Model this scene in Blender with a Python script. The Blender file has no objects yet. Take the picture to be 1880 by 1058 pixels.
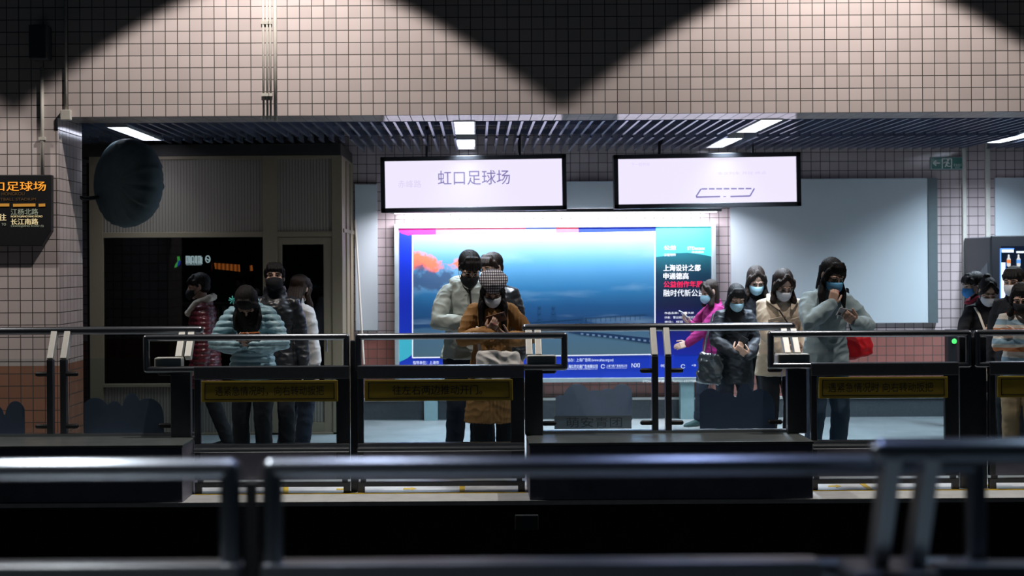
import bpy, bmesh, math, random
import numpy as np
from mathutils import Vector, Matrix, Euler

R = math.radians
sc = bpy.context.scene
COL = sc.collection
random.seed(4)

# ------------------------------------------------------------------ camera
F_PX, CX, CY, EYE, ROLL = 2600.0, 875.0, 480.0, 1.70, 0.006
cam_d = bpy.data.cameras.new('camera')
cam_d.sensor_width = 36.0
cam_d.lens = 36.0 * F_PX / 1880.0
cam_d.shift_x = (940 - CX) / 1880.0
cam_d.shift_y = -(529 - CY) / 1880.0
cam_d.dof.use_dof = True
cam_d.dof.focus_distance = 11.3
cam_d.dof.aperture_fstop = 1.8
cam_d.clip_start = 0.05
cam = bpy.data.objects.new('camera', cam_d)
COL.objects.link(cam)
cam.matrix_world = Matrix(((1, ROLL, 0, 0), (0, 0, -1, 0), (-ROLL, 1, 0, EYE), (0, 0, 0, 1)))
sc.camera = cam

# ------------------------------------------------------------------ view, world
sc.view_settings.view_transform = 'Standard'
sc.view_settings.look = 'None'
sc.view_settings.gamma = 1.0
sc.view_settings.use_curve_mapping = False
sc.view_settings.exposure = 0.0
sc.cycles.diffuse_bounces = 2
W = bpy.data.worlds.new('night'); sc.world = W; W.use_nodes = True
W.node_tree.nodes['Background'].inputs[0].default_value = (0.30, 0.55, 0.75, 1)
W.node_tree.nodes['Background'].inputs[1].default_value = 0.010

def lamp(name, kind, loc, power, color, rot=(0, 0, 0), **kw):
    d = bpy.data.lights.new(name, kind); d.energy = power; d.color = color
    for k, v in kw.items(): setattr(d, k, v)
    o = bpy.data.objects.new(name, d); o.location = loc; o.rotation_euler = rot
    COL.objects.link(o); return o

# high reflector lamps in a row over the far platform edge (their cones scallop the tiled beam)
for X in (-6.03, -1.54, 2.95, 7.43):
    lamp('high_lamp', 'SPOT', (X, 10.26, 5.20), 400, (1.0, 0.92, 0.86), spot_size=2 * math.atan(1.2), spot_blend=0.10, shadow_soft_size=0.05)
# unseen near-platform tube lamps, placed over the rail; bluish ones added for its highlights
for X, pw, c in ((-1.45, 40, (0.95, 0.98, 1.0)), (-0.45, 7, (0.70, 0.76, 1.0)), (0.75, 6, (0.45, 0.55, 1.0)), (2.2, 15, (0.60, 0.78, 1.0))):
    lamp('near_rail_light', 'AREA', (X, 3.35, 2.95), pw, c, shape='RECTANGLE', size=0.18, size_y=1.2, spread=R(120))

# ------------------------------------------------------------------ helpers
def pt(px, py, z):
    u, v = px - CX, py - CY
    u, v = u - ROLL * v, v + ROLL * u
    return Vector((u * z / F_PX, z, EYE - v * z / F_PX))
def XX(px, z): return (px - CX) * z / F_PX
def ZZ(py, z, px=CX): return EYE - (py - CY + ROLL * (px - CX)) * z / F_PX

def link(o, parent=None):
    COL.objects.link(o)
    if parent: o.parent = parent
    return o
def origin_of(o):
    v = Vector((0, 0, 0))
    while o:
        v += o.location; o = o.parent
    return v
def tag(o, label=None, cat=None, group=None, kind=None):
    if label: o['label'] = label
    if cat: o['category'] = cat
    if group: o['group'] = group
    if kind: o['kind'] = kind
    return o
def thing(name, loc, label, cat, group=None):
    o = bpy.data.objects.new(name, None); o.location = loc; o.empty_display_size = 0.1
    COL.objects.link(o)
    return tag(o, label, cat, group)

class MB:
    def __init__(s): s.v = []; s.f = []; s.m = []; s.n = 0; s.slot = 0
    def add(s, vs, fs):
        b = s.n
        s.v.extend([tuple(p) for p in vs]); s.n += len(vs)
        for f in fs: s.f.append(tuple(i + b for i in f)); s.m.append(s.slot)
        return s
    def box(s, x0, x1, y0, y1, z0, z1):
        vs = [(x, y, z) for x in (x0, x1) for y in (y0, y1) for z in (z0, z1)]
        return s.add(vs, [(0, 1, 3, 2), (4, 6, 7, 5), (0, 4, 5, 1), (2, 3, 7, 6), (0, 2, 6, 4), (1, 5, 7, 3)])
    def obox(s, c, u, v, w):
        c, u, v, w = map(Vector, (c, u, v, w))
        vs = [c + a * u + b * v + d * w for a in (-1, 1) for b in (-1, 1) for d in (-1, 1)]
        return s.add(vs, [(0, 1, 3, 2), (4, 6, 7, 5), (0, 4, 5, 1), (2, 3, 7, 6), (0, 2, 6, 4), (1, 5, 7, 3)])
    def rings(s, rs, cap=True):
        n = len(rs[0]); vs = [p for r in rs for p in r]; fs = []
        for i in range(len(rs) - 1):
            for j in range(n):
                a, b = i * n + j, i * n + (j + 1) % n
                fs.append((a, b, b + n, a + n))
        if cap:
            fs.append(tuple(range(n))[::-1]); fs.append(tuple(range((len(rs) - 1) * n, len(rs) * n)))
        return s.add(vs, fs)
    def tube(s, pts, r, n=12, ry=None, round_ends=True, ref=None):
        """round tube with hemispherical ends through pts; r a number or one per point; ry flattens it"""
        P = [Vector(p) for p in pts]
        rr = [r] * len(P) if not hasattr(r, '__len__') else list(r)
        T = []
        for i in range(len(P)):
            a = P[i] - P[i - 1] if i else P[1] - P[0]
            b = P[i + 1] - P[i] if i < len(P) - 1 else P[-1] - P[-2]
            t = a.normalized() + b.normalized()
            T.append(t.normalized() if t.length > 1e-6 else b.normalized())
        up = Vector(ref) if ref else (Vector((0, 0, 1)) if abs(T[0].z) < 0.9 else Vector((0, 1, 0)))
        secs = []
        if round_ends:
            for k in (0.0, 0.3, 0.6, 0.85):
                a = (1 - k) * math.pi / 2
                secs.append((P[0] - T[0] * rr[0] * math.sin(a), T[0], max(rr[0] * math.cos(a), 1e-4)))
        for p, t, q in zip(P, T, rr): secs.append((p, t, q))
        if round_ends:
            for k in (0.15, 0.4, 0.7, 1.0):
                a = k * math.pi / 2
                secs.append((P[-1] + T[-1] * rr[-1] * math.sin(a), T[-1], max(rr[-1] * math.cos(a), 1e-4)))
        rs = []
        for p, t, q in secs:
            u = up - t * up.dot(t)
            if u.length < 1e-4: u = t.orthogonal()
            u.normalize(); up = u; w = t.cross(u)
            fl = 1.0 if ry is None else ry
            rs.append([p + u * (q * fl * math.cos(2 * math.pi * j / n)) + w * (q * math.sin(2 * math.pi * j / n)) for j in range(n)])
        return s.rings(rs)
    def cyl(s, a, b, r, n=16): return s.tube([a, b], r, n, round_ends=False)
    def ball(s, c, r, M=None, nu=16, nv=10):
        c = Vector(c); r = (r, r, r) if not hasattr(r, '__len__') else r
        rs = []
        for i in range(nv + 1):
            a = -math.pi / 2 + math.pi * i / nv
            q = max(math.cos(a), 1e-3)
            row = []
            for j in range(nu):
                p = Vector((r[0] * q * math.cos(2 * math.pi * j / nu), r[1] * q * math.sin(2 * math.pi * j / nu), r[2] * math.sin(a)))
                row.append(c + (M @ p if M else p))
            rs.append(row)
        return s.rings(rs)
    def loft(s, secs, n=20, p=2.0):
        """secs: (centre, u, v) half-axis vectors; p superellipse power"""
        rs = []
        for c, u, v in secs:
            c, u, v = Vector(c), Vector(u), Vector(v); row = []
            for j in range(n):
                a = 2 * math.pi * j / n; ca, sa = math.cos(a), math.sin(a)
                row.append(c + u * (math.copysign(abs(ca) ** (2 / p), ca)) + v * (math.copysign(abs(sa) ** (2 / p), sa)))
            rs.append(row)
        return s.rings(rs)
    def prism(s, poly, y0, y1):
        """outline of (x, z) points extruded from y0 to y1"""
        n = len(poly)
        vs = [(x, y0, z) for x, z in poly] + [(x, y1, z) for x, z in poly]
        fs = [tuple(range(n))[::-1], tuple(range(n, 2 * n))] + [(i, (i + 1) % n, n + (i + 1) % n, n + i) for i in range(n)]
        return s.add(vs, fs)
    def mesh(s, name):
        me = bpy.data.meshes.new(name); me.from_pydata(s.v, [], s.f)
        me.polygons.foreach_set('material_index', s.m); me.update()
        b = bmesh.new(); b.from_mesh(me); bmesh.ops.recalc_face_normals(b, faces=b.faces); b.to_mesh(me); b.free()
        return me
    def build(s, name, mats, parent=None, smooth=False, bevel=0, local=False, loc=None):
        off = Vector((0, 0, 0))
        if not local:
            off = origin_of(parent) if parent else (Vector(loc) if loc is not None else off)
            s.v = [tuple(Vector(p) - off) for p in s.v]
        me = s.mesh(name)
        for m in (mats if isinstance(mats, (list, tuple)) else [mats]): me.materials.append(m)
        if smooth: me.polygons.foreach_set('use_smooth', [True] * len(me.polygons))
        o = bpy.data.objects.new(name, me)
        if parent is None and loc is not None: o.location = loc
        link(o, parent)
        if bevel:
            b = o.modifiers.new('bevel', 'BEVEL'); b.width = bevel; b.segments = 2; b.limit_method = 'ANGLE'; b.angle_limit = R(40)
        return o

# ------------------------------------------------------------------ materials
class NT:
    def __init__(s, name):
        s.m = bpy.data.materials.new(name); s.m.use_nodes = True; s.t = s.m.node_tree
        s.b = s.t.nodes['Principled BSDF']; s.out = s.t.nodes['Material Output']
    def n(s, kind, **kw):
        x = s.t.nodes.new(kind)
        for k, v in kw.items(): setattr(x, k, v)
        return x
    def put(s, sock, v):
        if isinstance(v, bpy.types.NodeSocket): s.t.links.new(v, sock)
        elif hasattr(v, '__len__') and len(v) == 3 and sock.type == 'RGBA': sock.default_value = (*v, 1)
        else: sock.default_value = v
    def math(s, op, a, b=0.0, c=0.0):
        x = s.n('ShaderNodeMath', operation=op)
        for i, v in enumerate((a, b, c)): s.put(x.inputs[i], v)
        return x.outputs[0]
    def mix(s, f, a, b):
        x = s.n('ShaderNodeMix', data_type='RGBA')
        s.put(x.inputs[0], f); s.put(x.inputs[6], a); s.put(x.inputs[7], b)
        return x.outputs[2]
    def noise(s, scale, detail=3, vec=None, rough=0.5):
        x = s.n('ShaderNodeTexNoise'); x.inputs['Scale'].default_value = scale; x.inputs['Detail'].default_value = detail
        x.inputs['Roughness'].default_value = rough
        if vec is not None: s.t.links.new(vec, x.inputs['Vector'])
        return x.outputs[0]
    def ramp(s, f, stops):
        x = s.n('ShaderNodeValToRGB'); s.put(x.inputs[0], f); e = x.color_ramp.elements
        while len(e) < len(stops): e.new(0.5)
        for q, (p, c) in zip(e, stops): q.position = p; q.color = (*c, 1)
        return x.outputs[0]
    def obj(s): return s.n('ShaderNodeTexCoord').outputs['Object']
    def pos(s): return s.n('ShaderNodeNewGeometry').outputs['Position']
    def xyz(s, v):
        x = s.n('ShaderNodeSeparateXYZ'); s.t.links.new(v, x.inputs[0]); return x.outputs
    def bump(s, h, strength=0.3, dist=0.005):
        x = s.n('ShaderNodeBump'); x.inputs['Strength'].default_value = strength; x.inputs['Distance'].default_value = dist
        s.t.links.new(h, x.inputs['Height']); s.t.links.new(x.outputs[0], s.b.inputs['Normal'])
    def set(s, color=None, rough=None, metal=None, spec=None):
        if color is not None: s.put(s.b.inputs['Base Color'], color)
        if rough is not None: s.put(s.b.inputs['Roughness'], rough)
        if metal is not None: s.put(s.b.inputs['Metallic'], metal)
        if spec is not None: s.put(s.b.inputs['Specular IOR Level'], spec)
        return s
    def emit(s, color, strength):
        s.put(s.b.inputs['Emission Color'], color); s.put(s.b.inputs['Emission Strength'], strength); return s

_cache = {}
def plain(name, color, rough=0.6, metal=0.0, vary=0.12, scale=14, bump=0.0, bscale=60, spec=0.4):
    if name in _cache: return _cache[name]
    t = NT(name); nz = t.noise(scale, 4, t.obj())
    c = tuple(color)
    t.set(t.mix(nz, tuple(x * (1 - vary) for x in c), tuple(min(1, x * (1 + vary)) for x in c)), rough, metal, spec)
    if bump: t.bump(t.noise(bscale, 4, t.obj()), bump, 0.004)
    _cache[name] = t.m
    return t.m
def glow(name, color, strength):
    if name in _cache: return _cache[name]
    t = NT(name); t.set((0.01, 0.01, 0.012), 0.35).emit(color, strength); _cache[name] = t.m
    return t.m

def tile_mat(name, off, upper, lower=None, split=0.9, pitch=0.1, grout=(0.06, 0.055, 0.05), gw=0.035):
    t = NT(name); p = t.xyz(t.pos()); nrm = t.xyz(t.n('ShaderNodeNewGeometry').outputs['Normal'])
    lines = []; cells = []
    for i in range(3):
        q = t.math('DIVIDE', t.math('SUBTRACT', p[i], off[i]), pitch)
        fr = t.math('FRACT', q); cells.append(t.math('FLOOR', q))
        d = t.math('ABSOLUTE', t.math('SUBTRACT', fr, 0.5))
        ln = t.math('SMOOTHSTEP', 0.5 - gw * 1.3, 0.5 - gw * 0.55) if False else t.math('MULTIPLY', t.math('GREATER_THAN', d, 0.5 - gw), 1.0)
        facing = t.math('LESS_THAN', t.math('ABSOLUTE', nrm[i]), 0.5)
        lines.append(t.math('MULTIPLY', ln, facing))
    g = t.math('MAXIMUM', t.math('MAXIMUM', lines[0], lines[1]), lines[2])
    cv = t.n('ShaderNodeCombineXYZ')
    for i in range(3): t.t.links.new(cells[i], cv.inputs[i])
    wn = t.n('ShaderNodeTexWhiteNoise'); t.t.links.new(cv.outputs[0], wn.inputs['Vector'])
    vary = t.math('MULTIPLY_ADD', wn.outputs['Value'], 0.16, 0.90)
    col = upper
    if lower:
        low = t.math('LESS_THAN', p[2], split)
        col = t.mix(low, upper, lower)
    hsv = t.n('ShaderNodeHueSaturation'); t.put(hsv.inputs['Value'], vary); t.put(hsv.inputs['Color'], col)
    dirt = t.mix(t.math('MULTIPLY', t.noise(1.3, 5, t.pos()), 0.25), hsv.outputs[0], (0.25, 0.2, 0.17))
    t.set(t.mix(g, dirt, grout), t.math('MULTIPLY_ADD', g, 0.5, 0.13))
    t.bump(t.math('SUBTRACT', 1.0, g), 0.25, 0.003)
    return t.m

def glass_mat(name, tint=(0.93, 0.97, 0.97), refl=0.045, rough=0.03):
    t = NT(name); t.t.nodes.remove(t.b)
    tr = t.n('ShaderNodeBsdfTransparent'); tr.inputs[0].default_value = (*tint, 1)
    gl = t.n('ShaderNodeBsdfGlossy'); gl.inputs['Roughness'].default_value = rough
    lw = t.n('ShaderNodeFresnel'); lw.inputs[0].default_value = 1.45
    mx = t.n('ShaderNodeMixShader'); t.t.links.new(t.math('MULTIPLY', lw.outputs[0], refl / 0.034), mx.inputs[0])
    t.t.links.new(tr.outputs[0], mx.inputs[1]); t.t.links.new(gl.outputs[0], mx.inputs[2])
    t.t.links.new(mx.outputs[0], t.out.inputs[0])
    return t.m

def ribbed_mat(name, color, pitch=0.03):
    t = NT(name); p = t.xyz(t.pos())
    s = t.math('SINE', t.math('MULTIPLY', t.math('ADD', p[0], p[1]), 2 * math.pi / pitch))
    g = t.math('GREATER_THAN', s, 0.86)
    t.set(t.mix(g, color, tuple(x * 0.45 for x in color)), 0.5, 0.0)
    t.bump(s, 0.4, 0.004)
    return t.m

M = {}
M['tile_beam'] = tile_mat('beige_tile', (0.061, 0.03, 0.0), (0.62, 0.54, 0.53), (0.38, 0.17, 0.11), 0.865)
M['tile_wall'] = tile_mat('pale_wall_tile', (0.020, 0.03, 0.057), (0.55, 0.46, 0.47), (0.34, 0.13, 0.11), 0.857)
M['steel'] = plain('brushed_steel', (0.42, 0.44, 0.46), 0.32, 1.0, 0.08, 40, 0.05, 200)
M['rail_steel'] = plain('rail_steel', (0.26, 0.28, 0.31), 0.30, 1.0, 0.08, 40, 0.05, 200)
M['beam_steel'] = plain('beam_steel', (0.17, 0.185, 0.21), 0.36, 0.85, 0.12, 20)
M['arm_steel'] = plain('pale_arm_steel', (0.62, 0.62, 0.58), 0.5, 0.6, 0.08, 30)
M['dark_steel'] = plain('dull_steel', (0.10, 0.105, 0.115), 0.38, 0.8, 0.15, 20)
M['black'] = plain('black_paint', (0.012, 0.013, 0.016), 0.45)
M['plinth'] = plain('stained_steel_cladding', (0.20, 0.20, 0.26), 0.42, 0.4, 0.5, 5)
M['glass'] = glass_mat('clear_glass')
M['door_glass'] = glass_mat('door_glass', (0.82, 0.88, 0.90))
M['booth_glass'] = glass_mat('tinted_booth_glass', (0.45, 0.5, 0.5), 0.04)
M['alu'] = plain('beige_aluminium', (0.25, 0.20, 0.13), 0.5, 0.1, 0.06)
M['rib'] = ribbed_mat('ribbed_beige_panel', (0.24, 0.205, 0.165))
M['white_board'] = plain('blank_board', (0.55, 0.62, 0.66), 0.5, 0, 0.06, 1.6)
M['board_edge'] = plain('board_edge', (0.10, 0.13, 0.14), 0.5)  # the edge strip's shade is put into its dark colour
M['conduit'] = plain('white_conduit', (0.55, 0.53, 0.48), 0.5)
M['slat'] = plain('slat_enamel', (0.34, 0.38, 0.52), 0.22, 0.75, 0.05)
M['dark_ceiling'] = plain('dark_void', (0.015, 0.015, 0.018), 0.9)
M['yellow'] = plain('yellow_paint', (0.62, 0.42, 0.03), 0.6, 0, 0.25, 30)
M['sign_yellow'] = plain('yellow_sign', (0.45, 0.33, 0.04), 0.6)
M['ink'] = plain('black_ink', (0.02, 0.02, 0.018), 0.6)
M['rubber'] = plain('dark_rubber', (0.015, 0.015, 0.015), 0.7)
t = NT('platform_concrete'); nz = t.noise(3.0, 6, t.pos(), 0.6)
t.set(t.ramp(nz, [(0.3, (0.17, 0.19, 0.19)), (0.7, (0.26, 0.28, 0.28))]), 0.42); t.bump(t.noise(40, 4, t.pos()), 0.15, 0.003); M['floor'] = t.m
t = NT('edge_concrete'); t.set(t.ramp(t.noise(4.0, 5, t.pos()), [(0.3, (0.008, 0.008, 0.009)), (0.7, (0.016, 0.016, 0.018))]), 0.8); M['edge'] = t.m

def text(body, name, mat, c, height, parent=None, width=None, depth=0.002, bold=0.0, spin=0.0, local=False, mirror=False):
    """flat lettering facing -Y, centred on c; height of a full CJK character"""
    cu = bpy.data.curves.new('t', 'FONT'); cu.body = body; cu.size = 1.0; cu.extrude = 0.0
    cu.resolution_u = 3
    o = bpy.data.objects.new('t', cu); COL.objects.link(o)
    bpy.context.view_layer.update()
    me = bpy.data.meshes.new_from_object(o.evaluated_get(bpy.context.evaluated_depsgraph_get()))
    bpy.data.objects.remove(o); bpy.data.curves.remove(cu)
    n = len(me.vertices); co = np.empty(n * 3); me.vertices.foreach_get('co', co); co = co.reshape(-1, 3)
    if n:
        lo, hi = co.min(0), co.max(0); co -= (lo + hi) / 2
        sy = height / max(0.9 if any(ord(ch) > 0x2e80 for ch in body) else 0.72, 1e-3); sx = sy
        if width: sx = width / (hi[0] - lo[0])
        x, z = co[:, 0] * sx * (-1 if mirror else 1), co[:, 1] * sy
        ca, sa = math.cos(spin), math.sin(spin)
        off = Vector((0, 0, 0)) if local or not parent else origin_of(parent)
        out = np.stack([x * ca - z * sa + c[0] - off.x, np.full(n, c[1] - off.y), x * sa + z * ca + c[2] - off.z], 1)
        me.vertices.foreach_set('co', out.ravel()); me.update()
    if bold > 0 and n:
        b2 = bmesh.new(); b2.from_mesh(me); s_ = bold * height
        geo = b2.verts[:] + b2.edges[:] + b2.faces[:]
        for q in (-1, 1):
            d = bmesh.ops.duplicate(b2, geom=geo)
            for v in d['geom']:
                if isinstance(v, bmesh.types.BMVert): v.co.x += q * s_; v.co.y -= 0.0002 * (2 + q)
        b2.to_mesh(me); b2.free()
    me.name = name; me.materials.clear(); me.materials.append(mat)
    return link(bpy.data.objects.new(name, me), parent)
# ------------------------------------------------------------------ the setting
Y_EDGE, Y_BEAM, Y_WALL = 10.04, 11.60, 15.30
MB().box(-7.5, 8.5, Y_EDGE + 0.13, 15.6, -0.12, 0).build('floor', M['floor'])['kind'] = 'structure'
MB().box(-7.5, 8.5, Y_EDGE - 0.002, 10.90, -0.03, 0.0004).build('lightened_floor_strip_1', plain('floor_edge_painted_light', (0.58, 0.60, 0.60), 0.5, 0, 0.25, 9))['kind'] = 'structure'  # pale colour stands in for brighter lamp light on the edge floor
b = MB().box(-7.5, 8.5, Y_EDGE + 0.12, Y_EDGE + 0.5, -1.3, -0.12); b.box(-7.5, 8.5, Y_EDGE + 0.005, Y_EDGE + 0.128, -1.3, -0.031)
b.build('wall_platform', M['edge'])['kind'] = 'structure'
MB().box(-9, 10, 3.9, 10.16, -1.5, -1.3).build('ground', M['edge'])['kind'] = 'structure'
MB().box(-3, 3.5, 0.5, 3.75, -0.1, 0.085).build('floor_near', M['floor'])['kind'] = 'structure'
MB().box(-6.5, 8.5, Y_WALL, Y_WALL + 0.2, 0, 3.4).build('wall_back', M['tile_wall'])['kind'] = 'structure'
b = MB().box(-7.5, 8.5, Y_BEAM, 12.09, 2.90, 5.8)
b.build('wall_front', M['tile_beam'])['kind'] = 'structure'
MB().box(-7.5, XX(108, Y_BEAM), Y_BEAM, 12.30, 0, 2.90).build('wall_left', M['tile_beam'])['kind'] = 'structure'
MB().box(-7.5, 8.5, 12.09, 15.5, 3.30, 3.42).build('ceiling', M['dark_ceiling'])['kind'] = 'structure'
b = MB(); b.box(-1.35, 8.5, Y_WALL - 0.06, Y_WALL, 0.0, 0.20); b.slot = 1; b.box(-1.35, 8.5, Y_WALL - 0.075, Y_WALL, 0.20, 0.225)
b.build('baseboard_back', [plain('dark_terrazzo', (0.07, 0.08, 0.09), 0.5, 0, 0.35, 60), plain('pale_ledge', (0.5, 0.5, 0.48), 0.5)])['kind'] = 'structure'
# slatted metal ceiling, two banks of blades
b = MB()
x = -6.0
gaps = [(-3.24, -3.04), (-0.20, 0.01), (2.43, 2.63), (5.23, 5.43)]
while x < 8.4:
    if not any(a < x < c for a, c in gaps):
        for (y0, y1, zz) in ((12.12, 13.50, 2.905), (13.56, 15.22, 2.885)):
            if x < -1.3 and y0 > 13: y1 = 13.95
            b.box(x - 0.005, x + 0.005, y0, y1, zz, zz + 0.11)
            b.box(x - 0.011, x + 0.011, y0, y1, zz - 0.008, zz + 0.006)
    x += 0.1
for yy in (12.55, 13.53, 14.5): b.box(-6.0 if yy < 14 else -1.3, 8.4, yy - 0.02, yy + 0.02, 3.00, 3.05)
b.build('ceiling_slats', M['slat'])['kind'] = 'structure'

# ------------------------------------------------------------------ fluorescent lamps in the slats
def ceiling_lamp(x, y0, y1, label, power, glowlevel=6, spread=100, cut=0.0):
    z = 2.88; yc = (y0 + y1) / 2; w = 0.085
    r = thing('ceiling_lamp', (x, yc, z), label, 'lamp', 'fluorescent lamps in the slatted ceiling')
    b = MB(); b.box(x - w - 0.012, x + w + 0.012, y0 - 0.02, y1 + 0.02, z + 0.062, z + 0.12)
    for s in (-1, 1): b.box(x + s * (w + 0.006) - 0.006, x + s * (w + 0.006) + 0.006, y0 - 0.02, y1 + 0.02, z + 0.012, z + 0.062)
    for y in (y0 - 0.014, y1 + 0.014): b.box(x - w, x + w, y - 0.006, y + 0.006, z + 0.012, z + 0.062)
    b.build('housing', plain('lamp_housing', (0.5, 0.5, 0.5), 0.4), r)
    MB().box(x - w, x + w, y0, y1, z + 0.040, z + 0.060).build('diffuser', glow('lamp_diffuser', (0.80, 0.82, 1.0), glowlevel), r)
    l = lamp('tube_light', 'AREA', (x, yc, z), power, (0.72, 0.86, 1.0), shape='RECTANGLE', size=2 * w, size_y=y1 - y0 - cut, spread=R(spread))
    l.parent = r; l.location = (0, -cut / 2, 0.034)
ceiling_lamp(-3.14, 12.40, 13.75, 'bright ceiling tube lamp above the round covered mirror and dark booth', 9)
ceiling_lamp(-0.10, 11.98 + 0.13, 13.25, 'front ceiling tube lamp above the station name screen', 62)
ceiling_lamp(-0.10, 13.9, 15.05, 'rear ceiling tube lamp just above the station name screen', 50, cut=0.5)
ceiling_lamp(2.53, 12.11, 13.25, 'front ceiling tube lamp above the second screen with parallelogram outline', 70)
ceiling_lamp(2.53, 13.9, 15.05, 'rear ceiling tube lamp close over the second screen with parallelogram outline', 60, cut=0.5)
ceiling_lamp(5.33, 13.2, 14.6, 'ceiling tube lamp above the vending machine', 95, spread=126)

# ------------------------------------------------------------------ hanging screens
def screen(px0, px1, py0, py1, z, tilt, label):
    c = pt((px0 + px1) / 2, (py0 + py1) / 2, z); w = (px1 - px0) * z / F_PX / 2; h = (py1 - py0) * z / F_PX / 2 - abs(tilt) * 0.5 * w
    r = thing('display_screen', (c.x, z, c.z + h), label, 'screen', 'hanging display screens')
    ca, sa = math.cos(tilt), math.sin(tilt)
    u, v = Vector((ca, 0, sa)), Vector((-sa, 0, ca))
    b = MB(); b.obox((c.x, z + 0.06, c.z), u * w, Vector((0, 0.05, 0)), v * h)
    fw = 0.045
    for s in (-1, 1):
        b.obox(Vector((c.x, z, c.z)) + u * s * (w - fw / 2), u * fw / 2, Vector((0, 0.022, 0)), v * h)
        b.obox(Vector((c.x, z, c.z)) + v * s * (h - fw / 2), u * w, Vector((0, 0.022, 0)), v * fw / 2)
    b.build('casing', M['black'], r, bevel=0.004)
    MB().obox((c.x, z + 0.004, c.z), u * (w - fw), Vector((0, 0.006, 0)), v * (h - fw)).build('display', glow('screen_white', (0.86, 0.80, 1.0), 1.02), r)
    for s in (-0.5, 0.5):
        p = Vector((c.x, z + 0.06, c.z)) + u * s * w + v * h
        MB().cyl(p - Vector((0, 0, 0.01)), (p.x, p.y, 3.3), 0.016).build('hanging_rod', M['black'], r)
    return r, c
ZS = 14.45
r1, c1 = screen(699, 1040, 285, 389, ZS, 0.010, 'wide lit screen reading the station name in thin strokes, hung from the slats')
ink = glow('screen_ink', (0.20, 0.16, 0.42), 0.9); faint = glow('screen_faint_ink', (0.72, 0.64, 0.86), 1.0)
text('虹口足球场', 'lettering', ink, pt(870, 326, ZS - 0.006), 0.145, r1, width=0.735, spin=0.008)
text('赤峰路', 'lettering', faint, pt(752, 338, ZS - 0.006), 0.075, r1, width=0.24, spin=0.008)
r2, c2 = screen(1127, 1470, 281, 382, ZS, 0.010, 'wide lit screen showing only a dark parallelogram outline, hung from the slats')
b = MB(); z = ZS - 0.006
def strip(b, p0, p1, w, z):
    a, c = pt(*p0, z), pt(*p1, z); d = (c - a); n = Vector((-d.z, 0, d.x)).normalized() * w / 2
    b.obox((a + c) / 2, d / 2, n, (0, 0.0015, 0))
top = [(1288 + i * 13.5, 347 - i * 0.1) for i in range(8)]
for i in range(7): strip(b, top[i], (top[i][0] + 10.5, top[i][1]), 0.013, z)
strip(b, (1287, 347), (1278, 361), 0.013, z); strip(b, (1278, 362), (1322, 361), 0.015, z); strip(b, (1341, 361), (1377, 360), 0.015, z); strip(b, (1377, 360), (1385, 346), 0.013, z)
strip(b, (1328, 361), (1333, 361), 0.008, z)
b.build('carriage_outline', ink, r2)
text('下一班列车', 'lettering', faint, pt(1176, 302, ZS - 0.006), 0.035, r2, width=0.19, spin=0.008)
text('本次列车 开往 终点', 'lettering', faint, pt(1362, 318, ZS - 0.006), 0.03, r2, width=0.5, spin=0.008)

# ------------------------------------------------------------------ backlit advertisement on the wall
def sg(r, g, b):
    f = lambda c: (c / 255 / 12.92) if c <= 10.3 else ((c / 255 + 0.055) / 1.055) ** 2.4
    return (f(r), f(g), f(b))
ZP = 15.12
ad = thing('advertising_lightbox', pt(1020, 775, ZP), 'wide blue backlit poster of a long sea bridge at dusk, standing against the tiled wall', 'advertisement')
ax0, ax1, az0, az1 = XX(724, ZP), XX(1314, ZP), ZZ(703, ZP), ZZ(411, ZP)
b = MB(); b.box(ax0, ax1, ZP + 0.02, Y_WALL - 0.01, az0, az1)
fw = 0.045
b.box(ax0, ax0 + fw, ZP - 0.025, ZP + 0.02, az0 + fw, az1 - fw); b.box(ax1 - fw, ax1, ZP - 0.025, ZP + 0.02, az0 + fw, az1 - fw)
b.box(ax0, ax1, ZP - 0.025, ZP + 0.02, az1 - fw, az1); b.box(ax0, ax1, ZP - 0.025, ZP + 0.02, az0, az0 + fw)
b.build('frame', plain('lightbox_frame', (0.42, 0.50, 0.52), 0.35, 0.5), ad, bevel=0.004)
for px in (789, 1260):
    MB().box(XX(px - 12, ZP), XX(px + 13, ZP), ZP + 0.0, ZP + 0.12, 0.0, az0 - 0.005).build('leg', plain('lightbox_leg', (0.25, 0.38, 0.40), 0.4), ad)
def printed(name, color, strength=0.62):
    if name in _cache: return _cache[name]
    t = NT(name); t.set(tuple(x * 0.45 for x in color), 0.3).emit(color, strength); _cache[name] = t.m; return t.m
def quad(b, pts, z, th=0.001):
    b.prism([(p.x, p.z) for p in [pt(x, y, z) for x, y in pts]], z - th, z)
zp = ZP + 0.014
BL = 0.52
b = MB(); quad(b, [(733, 419), (1306, 414), (1306, 696), (733, 694)], zp, 0.004)
blue = NT('print_blue'); pz = blue.xyz(blue.pos())
g_ = blue.math('DIVIDE', blue.math('SUBTRACT', pz[2], az0), az1 - az0)
bc = blue.ramp(g_, [(0.0, sg(26, 60, 190)), (0.5, sg(16, 40, 165)), (1.0, sg(20, 50, 180))]); blue.set(blue.mix(0.55, bc, (0, 0, 0)), 0.3).emit(bc, BL)
b.build('poster', blue.m, ad)
zq = zp - 0.006
b = MB()
quad(b, [(733, 419), (800, 419), (800, 431), (760, 431), (748, 432), (738, 429), (733, 426)], zq)
b.build('printed_band', printed('print_magenta', sg(215, 40, 140)), ad)
b = MB(); quad(b, [(800, 419), (965, 417), (965, 430), (800, 431)], zq); b.build('printed_band', printed('print_pink', sg(230, 110, 140)), ad)
b = MB(); quad(b, [(1021, 417), (1062, 416), (1062, 428), (1021, 429)], zq); b.build('printed_band', printed('print_red', sg(235, 90, 110)), ad)
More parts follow.
